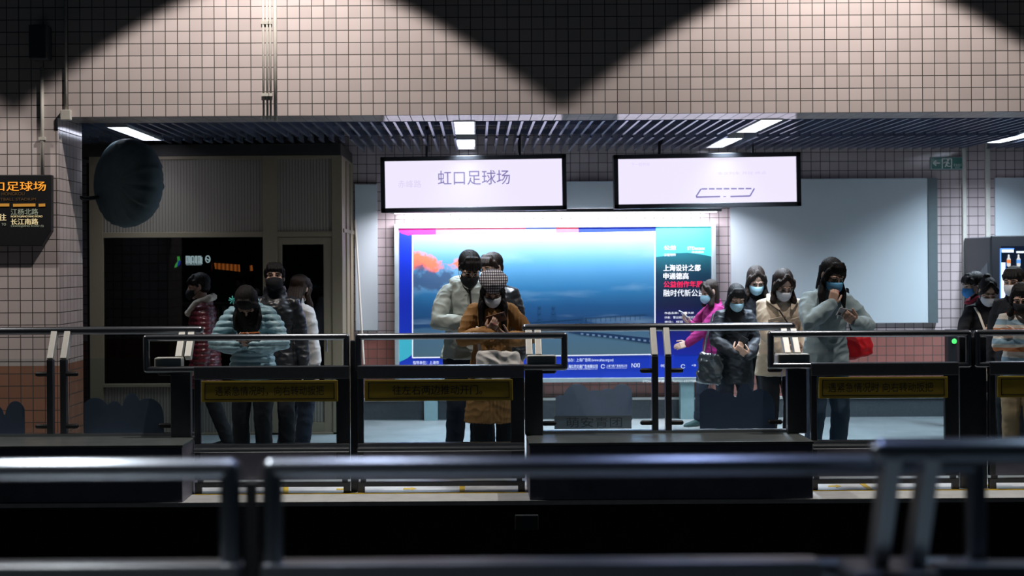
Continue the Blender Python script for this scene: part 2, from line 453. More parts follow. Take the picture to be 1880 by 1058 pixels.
b = MB(); quad(b, [(965, 417), (1021, 417), (1021, 429), (965, 430)], zq); b.build('printed_band', printed('print_periwinkle', sg(110, 130, 215)), ad)
b = MB(); quad(b, [(733, 618), (748, 612), (758, 618), (758, 650), (748, 658), (733, 665)], zq)
b.build('printed_blob', printed('print_teal', sg(60, 170, 190)), ad)
# the dusk picture
x0, x1, z0, z1 = XX(758, zq), XX(1203, zq), ZZ(655, zq, 980), ZZ(431, zq, 980)
t = NT('print_dusk_sea'); p = t.xyz(t.pos())
u = t.math('DIVIDE', t.math('SUBTRACT', p[0], x0), x1 - x0); v = t.math('DIVIDE', t.math('SUBTRACT', p[2], z0), z1 - z0)
soft = t.noise(1.4, 3, t.pos())
vv = t.math('ADD', v, t.math('MULTIPLY', t.math('SUBTRACT', soft, 0.5), 0.10))
sky = t.ramp(vv, [(0.0, sg(74, 104, 120)), (0.16, sg(70, 104, 128)), (0.235, sg(58, 96, 128)), (0.25, sg(28, 64, 106)), (0.40, sg(28, 78, 124)), (0.56, sg(44, 110, 156)), (0.78, sg(84, 146, 186)), (1.0, sg(140, 158, 200))])
mp = t.n('ShaderNodeMapping'); mp.inputs['Scale'].default_value = (0.45, 1, 2.2); t.t.links.new(t.pos(), mp.inputs[0])
st = t.noise(1.8, 4, mp.outputs[0], 0.5)
band = t.math('MULTIPLY', t.math('GREATER_THAN', v, 0.27), t.math('SUBTRACT', st, 0.54))
sky = t.mix(t.math('MULTIPLY', t.math('MAXIMUM', band, 0.0), 2.4), sky, sg(150, 185, 210))
cl = t.noise(5.2, 6, t.pos(), 0.62)
near = t.math('SUBTRACT', 1.0, t.math('MULTIPLY', u, 3.4))
orange = t.math('MULTIPLY', t.math('SUBTRACT', t.math('ADD', cl, t.math('MULTIPLY', near, 0.34)), t.math('ADD', 0.555, t.math('MULTIPLY', t.math('ABSOLUTE', t.math('SUBTRACT', v, 0.765)), 3.2))), 9.0)
orange = t.math('MINIMUM', t.math('MAXIMUM', orange, 0.0), 1.0)
sky = t.mix(orange, sky, sg(245, 112, 84))
dk = t.math('MULTIPLY', t.math('SUBTRACT', t.math('ADD', t.noise(6.5, 5, t.pos()), t.math('MULTIPLY', near, 0.38)), t.math('ADD', 0.55, t.math('MULTIPLY', t.math('ABSOLUTE', t.math('SUBTRACT', v, 0.63)), 2.6))), 8.0)
dk = t.math('MINIMUM', t.math('MAXIMUM', dk, 0.0), 1.0)
sky = t.mix(t.math('MULTIPLY', dk, 0.85), sky, sg(52, 74, 108))
t.set(t.mix(0.6, sky, (0, 0, 0)), 0.3).emit(sky, BL)
b = MB(); quad(b, [(758, 433), (1202, 426), (1202, 652), (758, 657)], zq); b.build('dusk_picture', t.m, ad)
b = MB()
for a, c in (((757, 433), (1203, 426)), ((757, 657), (1203, 651)), ((757.5, 432), (757.5, 657)), ((1202.5, 425), (1202.5, 696))): strip(b, a, c, 0.012, zq - 0.002)
b.build('white_border', printed('print_white', sg(225, 230, 240), 0.7), ad)
b = MB(); zz = zq - 0.003
strip(b, (960, 592), (1186, 577), 0.012, zz); strip(b, (950, 594), (1030, 596), 0.010, zz)
for k in range(24): strip(b, (968 + k * 9, 592 - k * 0.62), (968 + k * 9, 599 - k * 0.5), 0.006, zz)
for tx in (990, 1016):
    for d in (-4, 4): strip(b, (tx + d * 0.5, 562), (tx + d, 598), 0.008, zz)
    for h in (566, 576, 586): strip(b, (tx - 3, h), (tx + 3, h), 0.006, zz)
for tx in (1064, 1069, 1076): strip(b, (tx, 580), (tx, 598), 0.006, zz)
b.build('bridge_print', printed('print_bridge', sg(28, 66, 104), 0.5), ad)
b = MB()
quad(b, [(1040, 607), (1060, 609), (1110, 612), (1202, 622), (1202, 633), (1130, 622), (1070, 616), (1044, 611)], zz)
b.build('bridge_print', printed('print_bridge_dark', sg(22, 48, 82), 0.5), ad)
b = MB()
for k in range(13): quad(b, [(1066 + k * 10.5, 611.5 + k * 1.1), (1071 + k * 10.5, 612 + k * 1.1), (1071 + k * 10.5, 615 + k * 1.15), (1066 + k * 10.5, 614.5 + k * 1.15)], zz - 0.001)
b.build('bridge_print', printed('print_arches', sg(96, 124, 150), 0.6), ad)
# the text column
t = NT('print_column'); p = t.xyz(t.pos()); v = t.math('DIVIDE', t.math('SUBTRACT', p[2], ZZ(652, zq, 1250)), ZZ(414, zq, 1250) - ZZ(652, zq, 1250))
c_ = t.ramp(v, [(0.0, sg(22, 38, 150)), (0.18, sg(18, 32, 110)), (0.38, sg(14, 28, 60)), (0.62, sg(18, 50, 70)), (0.78, sg(30, 92, 104)), (1.0, sg(40, 130, 150))])
t.set(t.mix(0.55, c_, (0, 0, 0)), 0.3).emit(c_, BL)
b = MB(); quad(b, [(1204, 414), (1306, 413), (1306, 652), (1204, 652)], zq); b.build('text_column', t.m, ad)
b = MB(); quad(b, [(1204, 414), (1306, 413), (1306, 471), (1285, 467), (1262, 464), (1238, 465), (1220, 470), (1204, 472)], zz)
b.build('printed_band', printed('print_turquoise', sg(70, 190, 200)), ad)
wt = printed('print_lettering', sg(235, 240, 245), 0.8); rd = printed('print_red_lettering', sg(225, 30, 80), 0.9)
def adtext(s, cx, cy, hpx, wpx, m=wt, bold=0.0): text(s, 'lettering', m, pt(cx, cy, zz - 0.003), hpx * zp / F_PX, ad, width=wpx * zp / F_PX, bold=bold)
adtext('上海设计之都', 1252, 492, 11.5, 68, wt, 0.02); adtext('申通德高', 1241, 507, 11.5, 46, wt, 0.02)
adtext('公益创作年展', 1254, 522, 11.5, 71, rd, 0.012); adtext('融时代新公益', 1256, 538, 12.5, 76, wt, 0.004)
adtext('作品名称：浪漫大桥', 1247, 575, 4, 54); adtext('作者：曹远威影响·战北辰', 1249, 583, 4, 58); adtext('单位：视觉', 1237, 591, 4, 34)
adtext('公益', 1230, 455, 8, 22, printed('print_pink_lettering', sg(225, 110, 160), 0.8), 0.02); adtext('公益创作', 1230, 468, 5, 22)
adtext('STDecaux', 1278, 456, 6, 32, wt); adtext('申通德高', 1281, 463, 3.5, 22, wt)
adtext('协办：上海广告网 (www.ahaa.org.cn)', 1084, 661.5, 6.5, 84); adtext('指导单位：上海市', 782, 666, 6, 48)
adtext('上海公共交通广告有限公司', 1068, 673, 6.5, 58, wt, 0.012); adtext('上海飞帆广告有限公司', 1132, 672, 4.5, 38); adtext('NXI', 1167, 671, 8, 15)
adtext('SHANGHAI PUBLIC TRAFFIC ADVERTISING CO., LTD', 1068, 678, 1.8, 57); adtext('SHANGHAI ADVERTISING', 1132, 676, 1.6, 37)
adtext('»', 1033, 678, 7, 6, wt, 0.02); adtext('中国', 1218, 672, 6, 10); adtext('-»', 1274, 671, 6, 8)
b = MB()
for cx in (1107, 1254):
    c = pt(cx, 673, zz - 0.003); ring = [c + Vector((math.cos(a), 0, math.sin(a))) * 0.02 for a in np.linspace(0.4, 5.8, 15)]
    for q in range(14):
        d = ring[q + 1] - ring[q]; n_ = Vector((-d.z, 0, d.x)).normalized() * 0.003
        b.obox((ring[q] + ring[q + 1]) / 2, d / 2, n_, (0, 0.0008, 0))
b.build('printed_emblem', wt, ad)
text('STDecaux 申通德高  Tel:021-63577888', 'lettering', wt, pt(1230, 700, ZP - 0.028), 0.028, ad, width=0.58)
# strip lamp on the wall above the advertisement
sl = thing('strip_lamp', pt(1020, 392, 14.86), 'long slim strip lamp on brackets above the blue bridge poster', 'lamp')
lx0, lx1 = XX(716, 14.86), XX(1325, 14.86); lz = ZZ(391, 14.86)
b = MB(); b.box(lx0, lx1, 14.83, 14.89, lz, lz + 0.035)
for px in (740, 900, 1140, 1300): b.box(XX(px, 14.86) - 0.012, XX(px, 14.86) + 0.012, 14.88, Y_WALL, lz + 0.01, lz + 0.03)
b.build('housing', M['dark_steel'], sl, bevel=0.006)
MB().box(lx0 + 0.05, lx1 - 0.05, 14.84, 14.88, lz - 0.008, lz + 0.001).build('diffuser', glow('strip_diffuser', (0.95, 0.92, 1.0), 4.0), sl)
l = lamp('strip_light', 'AREA', (0, 0, 0), 150, (0.92, 0.90, 1.0), rot=(R(28), 0, 0), shape='RECTANGLE', size=lx1 - lx0 - 0.1, size_y=0.04, spread=R(150))
l.parent = sl; l.location = Vector(((lx0 + lx1) / 2, 14.86, lz - 0.012)) - sl.location

# ------------------------------------------------------------------ blank boards, conduits, exit sign
def board(px0, px1, py0, py1, label, edge=True, th=0.05):
    z = Y_WALL - th
    r = thing('blank_board', (XX((px0 + px1) / 2, z), z, ZZ(py1, z)), label, 'board')
    MB().box(XX(px0, z), XX(px1, z), z, Y_WALL - 0.002, ZZ(py1, z), ZZ(py0, z)).build('panel', M['white_board'], r, bevel=0.004)
    if edge: MB().box(XX(px1 - 17, z), XX(px1, z), z - 0.012, z, ZZ(py1, z), ZZ(py0, z)).build('edge_strip', M['board_edge'], r)
board(1342, 1721, 332, 598, 'large blank pale board on the tiled wall behind the woman in the grey sweater')
board(652, 693, 337, 606, 'narrow blank grey board beside the booth corner', False)
board(1041, 1127, 334, 384, 'blank board showing only in the gap between the two hanging screens', False)
board(1828, 2000, 332, 560, 'blank pale board on the wall above the vending machine', False, 0.03)
z = Y_WALL - 0.02
for px, w, lab in ((1771, 0.022, 'white wall conduit next to the green exit sign'), (1814, 0.026, 'white wall conduit running down behind the vending machine')):
    o = MB().box(XX(px, z) - w, XX(px, z) + w, z - 0.02, Y_WALL, ZZ(605 if px < 1800 else 560, z), 3.0).build('wall_conduit', M['conduit'], bevel=0.008); tag(o, lab, 'pipe')
ex = thing('exit_sign', pt(1740, 312, z), 'small green sign with arrow and running figure, high on the tiled wall', 'sign')
zx = Y_WALL - 0.03
MB().box(XX(1710, zx), XX(1768, zx), zx, Y_WALL, ZZ(311, zx, 1740), ZZ(288, zx, 1740)).build('plate', plain('exit_plate', (0.35, 0.5, 0.48), 0.4), ex, bevel=0.003)
MB().box(XX(1711.5, zx), XX(1767, zx), zx - 0.004, zx, ZZ(310, zx, 1740), ZZ(289.5, zx, 1740)).build('face', plain('exit_green', (0.015, 0.14, 0.11), 0.3), ex)
exw = plain('exit_white', (0.65, 0.75, 0.7), 0.4); b = MB(); zx -= 0.006
strip(b, (1716, 299.5), (1726, 299.5), 0.016, zx); strip(b, (1713, 299.5), (1719, 295), 0.014, zx); strip(b, (1713, 299.5), (1719, 304), 0.014, zx)
b.build('arrow', exw, ex)
b = MB()
quad(b, [(1729, 291), (1748, 291), (1748, 309.5), (1746, 309.5), (1746, 292.5), (1731, 292.5), (1731, 309.5), (1729, 309.5)], zx)
for a, c, w in (((1740, 297), (1737, 303), 0.020), ((1737, 303), (1742, 306), 0.012), ((1742, 306), (1746, 305), 0.010), ((1737, 303), (1735, 307), 0.012), ((1740, 297), (1735, 298), 0.010), ((1735, 298), (1732, 300), 0.010), ((1740, 297), (1743, 301), 0.010)): strip(b, a, c, w, zx)
c = pt(1740.5, 294.2, zx); b.ball(c, (0.011, 0.0015, 0.011))
b.build('running_figure', exw, ex)
text('安全出口', 'lettering', exw, pt(1758, 303, zx), 0.028, ex, width=0.085); text('EXIT', 'lettering', exw, pt(1758, 307.5, zx), 0.014, ex, width=0.05)

# conduits on the tiled beam
z = Y_BEAM
def conduit(px, py0, py1, r, label, group=None, clips=(), y=z):
    t_ = thing('conduit_pipe', (XX(px, y), y - r, ZZ(py1, y)), label, 'pipe', group)
    MB().cyl((XX(px, y), y - r, ZZ(py1, y)), (XX(px, y), y - r, ZZ(py0, y)), r, 10).build('pipe', M['conduit'], t_, smooth=True)
    for c in clips: MB().box(XX(px, y) - r * 1.7, XX(px, y) + r * 1.7, y - 2.15 * r, y, ZZ(c, y) - 0.012, ZZ(c, y) + 0.012).build('clip', M['conduit'], t_)
conduit(124, -60, 200, 0.012, 'single white pipe dropping into the small square junction box')
for px, nm in ((486, 'first'), (493, 'second'), (499, 'third')):
    conduit(px, -60, 218, 0.009, nm + ' thin pipe, counted from the junction box side, of the pipe bundle on the beam', 'pipe bundle on the tiled beam', (40, 172))
conduit(508, -60, 221, 0.015, 'thickest pipe of the pipe bundle on the tiled beam', 'pipe bundle on the tiled beam')
conduit(80, 120, 322, 0.015, 'white pipe coming down to the amber train sign', None, (250,))
jb = MB().box(XX(115, z), XX(134, z), z - 0.05, z, ZZ(217, z), ZZ(198, z)).build('junction_box', M['conduit'], bevel=0.006, loc=(XX(124, z), z, ZZ(217, z)))
tag(jb, 'small square white junction box at the corner of the tiled pillar', 'box')
sp = MB().box(XX(66, z), XX(98, z), z - 0.16, z, ZZ(108, z), ZZ(46, z)).build('loudspeaker', plain('grey_casing', (0.05, 0.06, 0.07), 0.6), bevel=0.01, loc=(XX(80, z), z, ZZ(108, z)))
tag(sp, 'dim grey boxy speaker high on the shaded pillar', 'speaker')

# ------------------------------------------------------------------ amber train sign
zs = 11.53
ls = thing('train_sign', pt(20, 425, zs), 'black electronic sign with amber characters mounted on the tiled pillar', 'sign')
b = MB(); b.prism([(p.x, p.z) for p in [pt(x, y, zs) for x, y in ((-110, 321), (94, 321), (94, 424), (76, 452), (-110, 452))]], zs, Y_BEAM)
b.build('casing', M['black'], ls, bevel=0.006)
amber = glow('amber_led', (1.0, 0.36, 0.03), 1.1); dim_amber = glow('dim_amber_led', (0.30, 0.15, 0.04), 0.25); cream = glow('cream_led', (1.0, 0.80, 0.42), 0.8); pale = glow('pale_led', (0.55, 0.60, 0.42), 0.45)
zf = zs - 0.003
def lt(s, cx, cy, h, w, m, bold=0.01): text(s, 'lettering', m, pt(cx, cy, zf), h * zs / F_PX, ls, width=w * zs / F_PX, bold=bold)
lt('虹口足球场', 23, 342, 17, 122, amber, 0.016); lt('HONGKOU', 24, 356, 6, 42, dim_amber); lt('FOOTBALL STADIUM', 24, 366, 5, 84, dim_amber)
b = MB()
for a, c in ((-60, 17), (24, 65), (71, 83)): strip(b, (a, 377), (c, 376.5), 0.024, zf)
b.build('light_bar', glow('amber_bar', (0.8, 0.36, 0.05), 0.55), ls)
lt('往', 5, 399, 12, 13, cream, 0.02); lt('TO', 7, 412, 5, 8, pale)
lt('江杨北路', 45, 389, 11, 50, pale); lt('NORTH JIANGYANG ROAD', 49, 398, 3.5, 58, cream, 0.02); lt('长江南路', 45, 407, 11, 50, cream, 0.022); lt('CHANGJIANG ROAD (S)', 50, 415.5, 3.5, 60, pale)

# ------------------------------------------------------------------ round covered mirror on a bent arm
cz = 12.35; cc = pt(232, 336, cz)
mr = thing('covered_mirror', pt(118, 330, 12.0), 'big round mirror under a dark cloth cover, held by a bent arm on the pillar', 'mirror')
axis = Vector((-0.60, -0.80, 0.0)).normalized()
u_ = Vector((0, 0, 1)); u_ = (u_ - axis * u_.dot(axis)).normalized(); w_ = axis.cross(u_)
tl = math.radians(-24)
U = u_ * math.cos(tl) + w_ * math.sin(tl); V = axis.cross(U)
prof = [(0.0, 0.13), (0.12, 0.135), (0.22, 0.125), (0.29, 0.095), (0.325, 0.055), (0.335, 0.0), (0.33, -0.06), (0.31, -0.12), (0.26, -0.145), (0.12, -0.15), (0.0, -0.15)]
rs = []
rng = random.Random(7)
N_ = 96
for (r_, a_) in prof:
    row = []
    for j in range(N_):
        th = 2 * math.pi * j / N_
        wr = 0.006 * math.sin(23 * th + r_ * 9) + 0.005 * math.sin(37 * th + 2.0) + 0.004 * math.sin(11 * th)
        wr *= (1.0 if r_ > 0.28 else 0.12) * (0.6 - 0.7 * math.sin(th)) * (1 if r_ > 0.05 else 0)
        p = cc + (U * math.cos(th) * 1.16 + V * math.sin(th) * 1.12) * (max(r_, 0.002) + wr * 0.6) + axis * (a_ + wr * 1.3)
        row.append(p)
    rs.append(row)
b = MB(); b.rings(rs); b.build('cloth_cover', plain('dark_teal_cloth', (0.06, 0.095, 0.108), 0.75, 0, 0.3, 9, 0.5, 30), mr, smooth=True)
b = MB(); a0 = pt(128, 312, 12.15); b.tube([a0, pt(124, 330, 12.13), pt(127, 346, 12.15), pt(138, 360, 12.2), pt(155, 365, 12.3), pt(185, 362, 12.4)], 0.018, 10)
b.build('arm', M['black'], mr, smooth=True)
p0 = pt(124, 315, 12.05); b = MB(); b.box(-3.5, p0.x + 0.03, 12.0, 12.15, p0.z - 0.09, p0.z + 0.09); b.build('bracket', M['black'], mr, bevel=0.01)
b = MB(); b.tube([pt(122, 302, 12.1), pt(115, 318, 12.0), pt(118, 330, 12.0), pt(127, 328, 12.1), pt(133, 322, 12.1)], 0.006, 6); b.build('cable', M['black'], mr, smooth=True)

# ------------------------------------------------------------------ platform booth
zb = 14.0
bo = thing('platform_booth', (XX(400, zb), zb, 0), 'beige metal platform booth with a wide dark window and a glazed door', 'booth')
def bbox(name, mat, px0, px1, py0, py1, y0, y1, bevel=0.003, parent=bo):
    return MB().box(XX(px0, zb), XX(px1, zb), y0, y1, ZZ(py1, zb), ZZ(py0, zb)).build(name, mat, parent, bevel=bevel)
yb1 = 15.28
bbox('roof_fascia', plain('dark_fascia', (0.025, 0.022, 0.02), 0.6), 140, 627, 262, 284, zb - 0.02, yb1)
bbox('ribbed_panel', M['rib'], 190, 484, 286, 424, zb, zb + 0.05); bbox('ribbed_panel', M['rib'], 510, 612, 286, 424, zb, zb + 0.05)
bbox('top_rail', M['alu'], 166, 614, 279, 290, zb - 0.015, zb + 0.05); bbox('window_rail', M['alu'], 166, 614, 423, 433, zb - 0.015, zb + 0.05)
for a, c in ((165, 190), (483, 510), (610, 629)): bbox('post', M['alu'], a, c, 284, 799, zb - 0.02, zb + 0.07)
bbox('window_sill', M['alu'], 190, 484, 701, 707, zb - 0.04, zb + 0.05); bbox('ribbed_panel', M['rib'], 190, 484, 707, 794, zb, zb + 0.05)
bbox('base_rail', M['alu'], 165, 629, 792, 799, zb - 0.02, zb + 0.05)
wp = bbox('window_pane', M['booth_glass'], 189, 484, 432, 703, zb + 0.02, zb + 0.028, 0)
dr = bbox('door', M['alu'], 510, 518, 434, 794, zb - 0.005, zb + 0.05)
for a, c, d, e in ((594, 611, 434, 794), (518, 594, 434, 447), (518, 594, 700, 712), (518, 594, 774, 794)): bbox('door_frame', M['alu'], a, c, d, e, zb - 0.005, zb + 0.05, parent=dr)
bbox('door_pane', M['booth_glass'], 518, 594, 447, 700, zb + 0.02, zb + 0.028, 0, dr); bbox('kick_plate', M['rib'], 518, 594, 712, 774, zb + 0.01, zb + 0.03, parent=dr)
MB().tube([pt(600, 615, zb - 0.04), pt(600, 645, zb - 0.04)], 0.01, 8).build('handle', M['steel'], dr, smooth=True)
# side towards the poster
xs = XX(629, zb)
b = MB(); b.box(xs - 0.05, xs, zb + 0.07, yb1, 0, ZZ(284, zb)); b.build('side_wall', M['alu'], bo)
b = MB()
for yy in (zb + 0.35, zb + 0.8): b.box(xs, xs + 0.012, yy, yy + 0.05, 0.05, ZZ(290, zb))
b.box(xs, xs + 0.012, zb + 0.07, yb1, ZZ(425, zb), ZZ(418, zb)); b.build('side_batten', M['alu'], bo)
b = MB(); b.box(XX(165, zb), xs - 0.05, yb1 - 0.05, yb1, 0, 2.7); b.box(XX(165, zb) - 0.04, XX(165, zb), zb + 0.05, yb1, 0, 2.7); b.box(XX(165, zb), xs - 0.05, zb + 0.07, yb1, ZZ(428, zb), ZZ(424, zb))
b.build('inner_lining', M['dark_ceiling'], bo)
# window reflections of lit signs, built as glowing stand-ins behind the booth glass
zi = 14.5
si = thing('sign_reflection', pt(370, 495, zi), 'reflected lit sign built as glowing white lettering and green-blue mark behind the booth window', 'sign')
b = MB(); b.box(XX(316, zi), XX(388, zi), zi, zi + 0.06, ZZ(505, zi), ZZ(462, zi)); b.build('backing', M['black'], si)
sw = glow('sign_white_glow', (0.85, 0.95, 1.0), 1.3); b = MB()
for k, (a, c) in enumerate(((342, 345), (347.5, 349.5), (352, 356), (359, 361), (364, 367), (368.5, 370.5))):
    strip(b, (a, 485 - (k % 2)), (a, 470), 0.012, zi - 0.004); strip(b, (c, 485), (c, 470 + (k % 3)), 0.012, zi - 0.004); strip(b, (a, 471 + 5 * (k % 2)), (c, 471 + 5 * (k % 2)), 0.012, zi - 0.004); strip(b, (a, 482), (c, 480), 0.010, zi - 0.004)
c = pt(381.5, 476, zi - 0.004)
for q in range(14):
    a1, a2 = 2 * math.pi * q / 14, 2 * math.pi * (q + 1) / 14
    p1, p2 = c + Vector((0.022 * math.cos(a1), 0, 0.034 * math.sin(a1))), c + Vector((0.022 * math.cos(a2), 0, 0.034 * math.sin(a2)))
    d = p2 - p1; b.obox((p1 + p2) / 2, d / 2, Vector((-d.z, 0, d.x)).normalized() * 0.006, (0, 0.001, 0))
strip(b, (377, 474), (386, 479), 0.012, zi - 0.004)
strip(b, (342, 486.5), (370, 486.5), 0.005, zi - 0.004)
b.build('lettering', sw, si)
b = MB(); quad(b, [(325, 471), (330, 471), (331, 480), (326, 490), (320, 492), (322, 485), (326, 480)], zi - 0.004); b.build('green_mark', glow('green_glow', (0.15, 0.9, 0.15), 0.8), si)
b = MB(); quad(b, [(328, 478), (332, 480), (330, 487), (325, 490)], zi - 0.006); b.build('blue_mark', glow('blue_glow', (0.02, 0.06, 0.8), 0.8), si)
zo = 14.7  # orange bars of the window reflection, added as glowing quads
om = thing('orange_reflection', pt(415, 500, zo), 'dim orange reflection built as glowing bars behind the booth window beside the lit lettering', 'display')
MB().box(XX(390, zo), XX(470, zo), zo, zo + 0.05, ZZ(502, zo), ZZ(465, zo)).build('casing', M['black'], om)
b = MB(); quad(b, [(393, 483), (440, 486), (441, 499), (395, 494)], zo - 0.003); quad(b, [(458, 488), (463, 487), (465, 497), (459, 498)], zo - 0.003)
tm = NT('orange_glow'); pz = tm.xyz(tm.pos()); sn = tm.math('ADD', 0.5, tm.math('MULTIPLY', tm.math('SINE', tm.math('MULTIPLY', pz[0], 150)), 0.3)); tm.set((0, 0, 0)).emit((1.0, 0.22, 0.04), sn)
b.build('lit_bar', tm.m, om)

# leaning pole by the booth corner
o = MB().tube([pt(668, 668, 15.05), pt(652, 405, 15.21)], 0.011, 8).build('leaning_pole', M['conduit'], smooth=True); tag(o, 'thin pale pole leaning on the wall by the booth corner', 'pole')

# ------------------------------------------------------------------ vending machine
zv = 14.45; xv = XX(1820, zv)
vm = thing('vending_machine', (xv + 0.5, zv, 0), 'dark vending machine with a bright drinks display at the tiled wall', 'vending machine')
b = MB(); b.box(xv, xv + 1.0, zv + 0.03, 15.25, 0.06, 1.92); b.build('cabinet', plain('machine_grey', (0.06, 0.068, 0.08), 0.4), vm, bevel=0.01)
b = MB(); b.box(xv, xv + 1.0, zv - 0.01, zv + 0.03, 0.06, 1.93); b.build('front_door', M['black'], vm, bevel=0.01)
MB().box(xv + 0.03, xv + 0.97, zv + 0.06, 15.2, 0, 0.06).build('foot_plinth', M['black'], vm)
b = MB(); b.prism([(14.55, 1.30), (15.2, 1.30), (15.2, 1.36), (14.55, 1.66)], 0, 0.003)
b.v = [(xv - 0.004 + q[1], q[0], q[2]) for q in b.v]; b.build('side_stripe', plain('machine_stripe', (0.20, 0.23, 0.26), 0.4), vm)
zd = zv - 0.012; db = glow('display_blue', (0.10, 0.30, 1.0), 1.6); dw = glow('display_white', (0.75, 0.85, 1.0), 1.5)
b = MB(); b.box(XX(1838, zd), xv + 0.9, zd, zd + 0.004, ZZ(553, zd), ZZ(458, zd)); b.build('display_back', plain('display_dark', (0.003, 0.005, 0.011), 0.25), vm)
b = MB(); strip(b, (1839, 461), (1861, 461), 0.03, zd - 0.002); strip(b, (1866, 463), (1880, 463), 0.02, zd - 0.002); strip(b, (1881, 463), (1960, 463), 0.02, zd - 0.002); strip(b, (1841, 482), (1841, 551), 0.045, zd - 0.002); strip(b, (1848, 520), (1848, 545), 0.03, zd - 0.002); b.build('lit_menu', dw, vm)
b = MB(); strip(b, (1837, 457), (1837, 556), 0.012, zd - 0.003); strip(b, (1837, 457), (1862, 457), 0.010, zd - 0.003); strip(b, (1846, 482), (1846, 552), 0.008, zd - 0.003); b.build('lit_edge', db, vm)
for k, (px, col) in enumerate(((1852, (0.9, 0.25, 0.05)), (1870, (0.1, 0.35, 0.9)), (1888, (0.7, 0.1, 0.1)))):
    c = pt(px, 478, zd - 0.012)
    b = MB(); b.tube([c + Vector((0, 0, -0.05)), c + Vector((0, 0, 0.01)), c + Vector((0, 0, 0.03)), c + Vector((0, 0, 0.05))], [0.018, 0.018, 0.009, 0.009], 10)
    b.build('drink_bottle', glow('drink_%s' % 'abc'[k], (0.8, 0.8, 0.8), 0.9), vm, smooth=True)
    MB().cyl(c + Vector((0, 0, -0.03)), c + Vector((0, 0, 0.005)), 0.0195, 12).build('drink_label', glow('drink_label_%s' % 'abc'[k], col, 1.0), vm)
gi = thing('indicator_post', (XX(1751, 14.3), 14.3, 0), 'slim dark service post with a round green light, between the wall and the black coats', 'post')
MB().box(XX(1751, 14.3) - 0.06, XX(1751, 14.3) + 0.06, 14.3, 14.42, 0, 0.98).build('column', M['black'], gi, bevel=0.008)
MB().ball((XX(1751, 14.3), 14.297, ZZ(632, 14.3)), (0.026, 0.012, 0.026)).build('green_light', glow('green_indicator', (0.08, 1.0, 0.18), 1.2), gi, smooth=True)

# ------------------------------------------------------------------ floor markings
def mark(pts, label, name='floor_marking'):
    b = MB(); b.v = []; q = [(XX(x, z), z) for x, z in pts]; n = len(q)
    b.add([(x, y, 0.0005) for x, y in q] + [(x, y, 0.003) for x, y in q], [tuple(range(n))[::-1], tuple(range(n, 2 * n))] + [(i, (i + 1) % n, n + (i + 1) % n, n + i) for i in range(n)])
    o = b.build(name, M['yellow']); tag(o, label, 'marking'); return o
for a, c, lab in ((-2.08, 0.35, 'yellow line painted along the edge under the gate pair near the booth'), (2.41, 8.4, 'yellow line painted along the edge under the gate pair by the vending machine')):
    o = MB().box(a, c, 10.37, 10.415, 0.0005, 0.003).build('safety_line', M['yellow']); tag(o, lab, 'marking')
for px, lab in ((846, 'short yellow bar meeting the edge line below the second gate leaf'), (522, 'short yellow bar meeting the edge line below the first gate leaf')):
    x = XX(px, 10.5); mark([(px - 5, 10.4), (px + 5, 10.4), (px + 5, 10.85), (px - 5, 10.85)], lab)
mark([(1592, 10.4), (1602, 10.4), (1578, 10.85), (1568, 10.85)], 'slanting yellow bar on the floor near the shoes of the woman in jeans')
for px, nm in ((625, 'yellow floor arrow between the two gate leaves'), (748, 'yellow floor arrow beside the short bar under the second gate leaf'), (1528, 'yellow floor arrow under the gate leaf in front of the woman in jeans'), (1812, 'yellow floor arrow below the middle gap of the far gate pair')):
    mark([(px - 10, 10.56), (px + 4, 10.56), (px + 4, 10.52), (px + 14, 10.59), (px + 4, 10.66), (px + 4, 10.62), (px - 10, 10.62)], nm)
# ------------------------------------------------------------------ platform barriers
def rail_frame(b, x0, x1, z0, z1, y, r):
    """closed loop of round tube"""
    for a, c in (((x0, z1), (x1, z1)), ((x0, z0), (x1, z0))): b.tube([(a[0], y, a[1]), (c[0], y, c[1])], r, 14)
    for x in (x0, x1): b.tube([(x, y, z0), (x, y, z1)], r, 14)

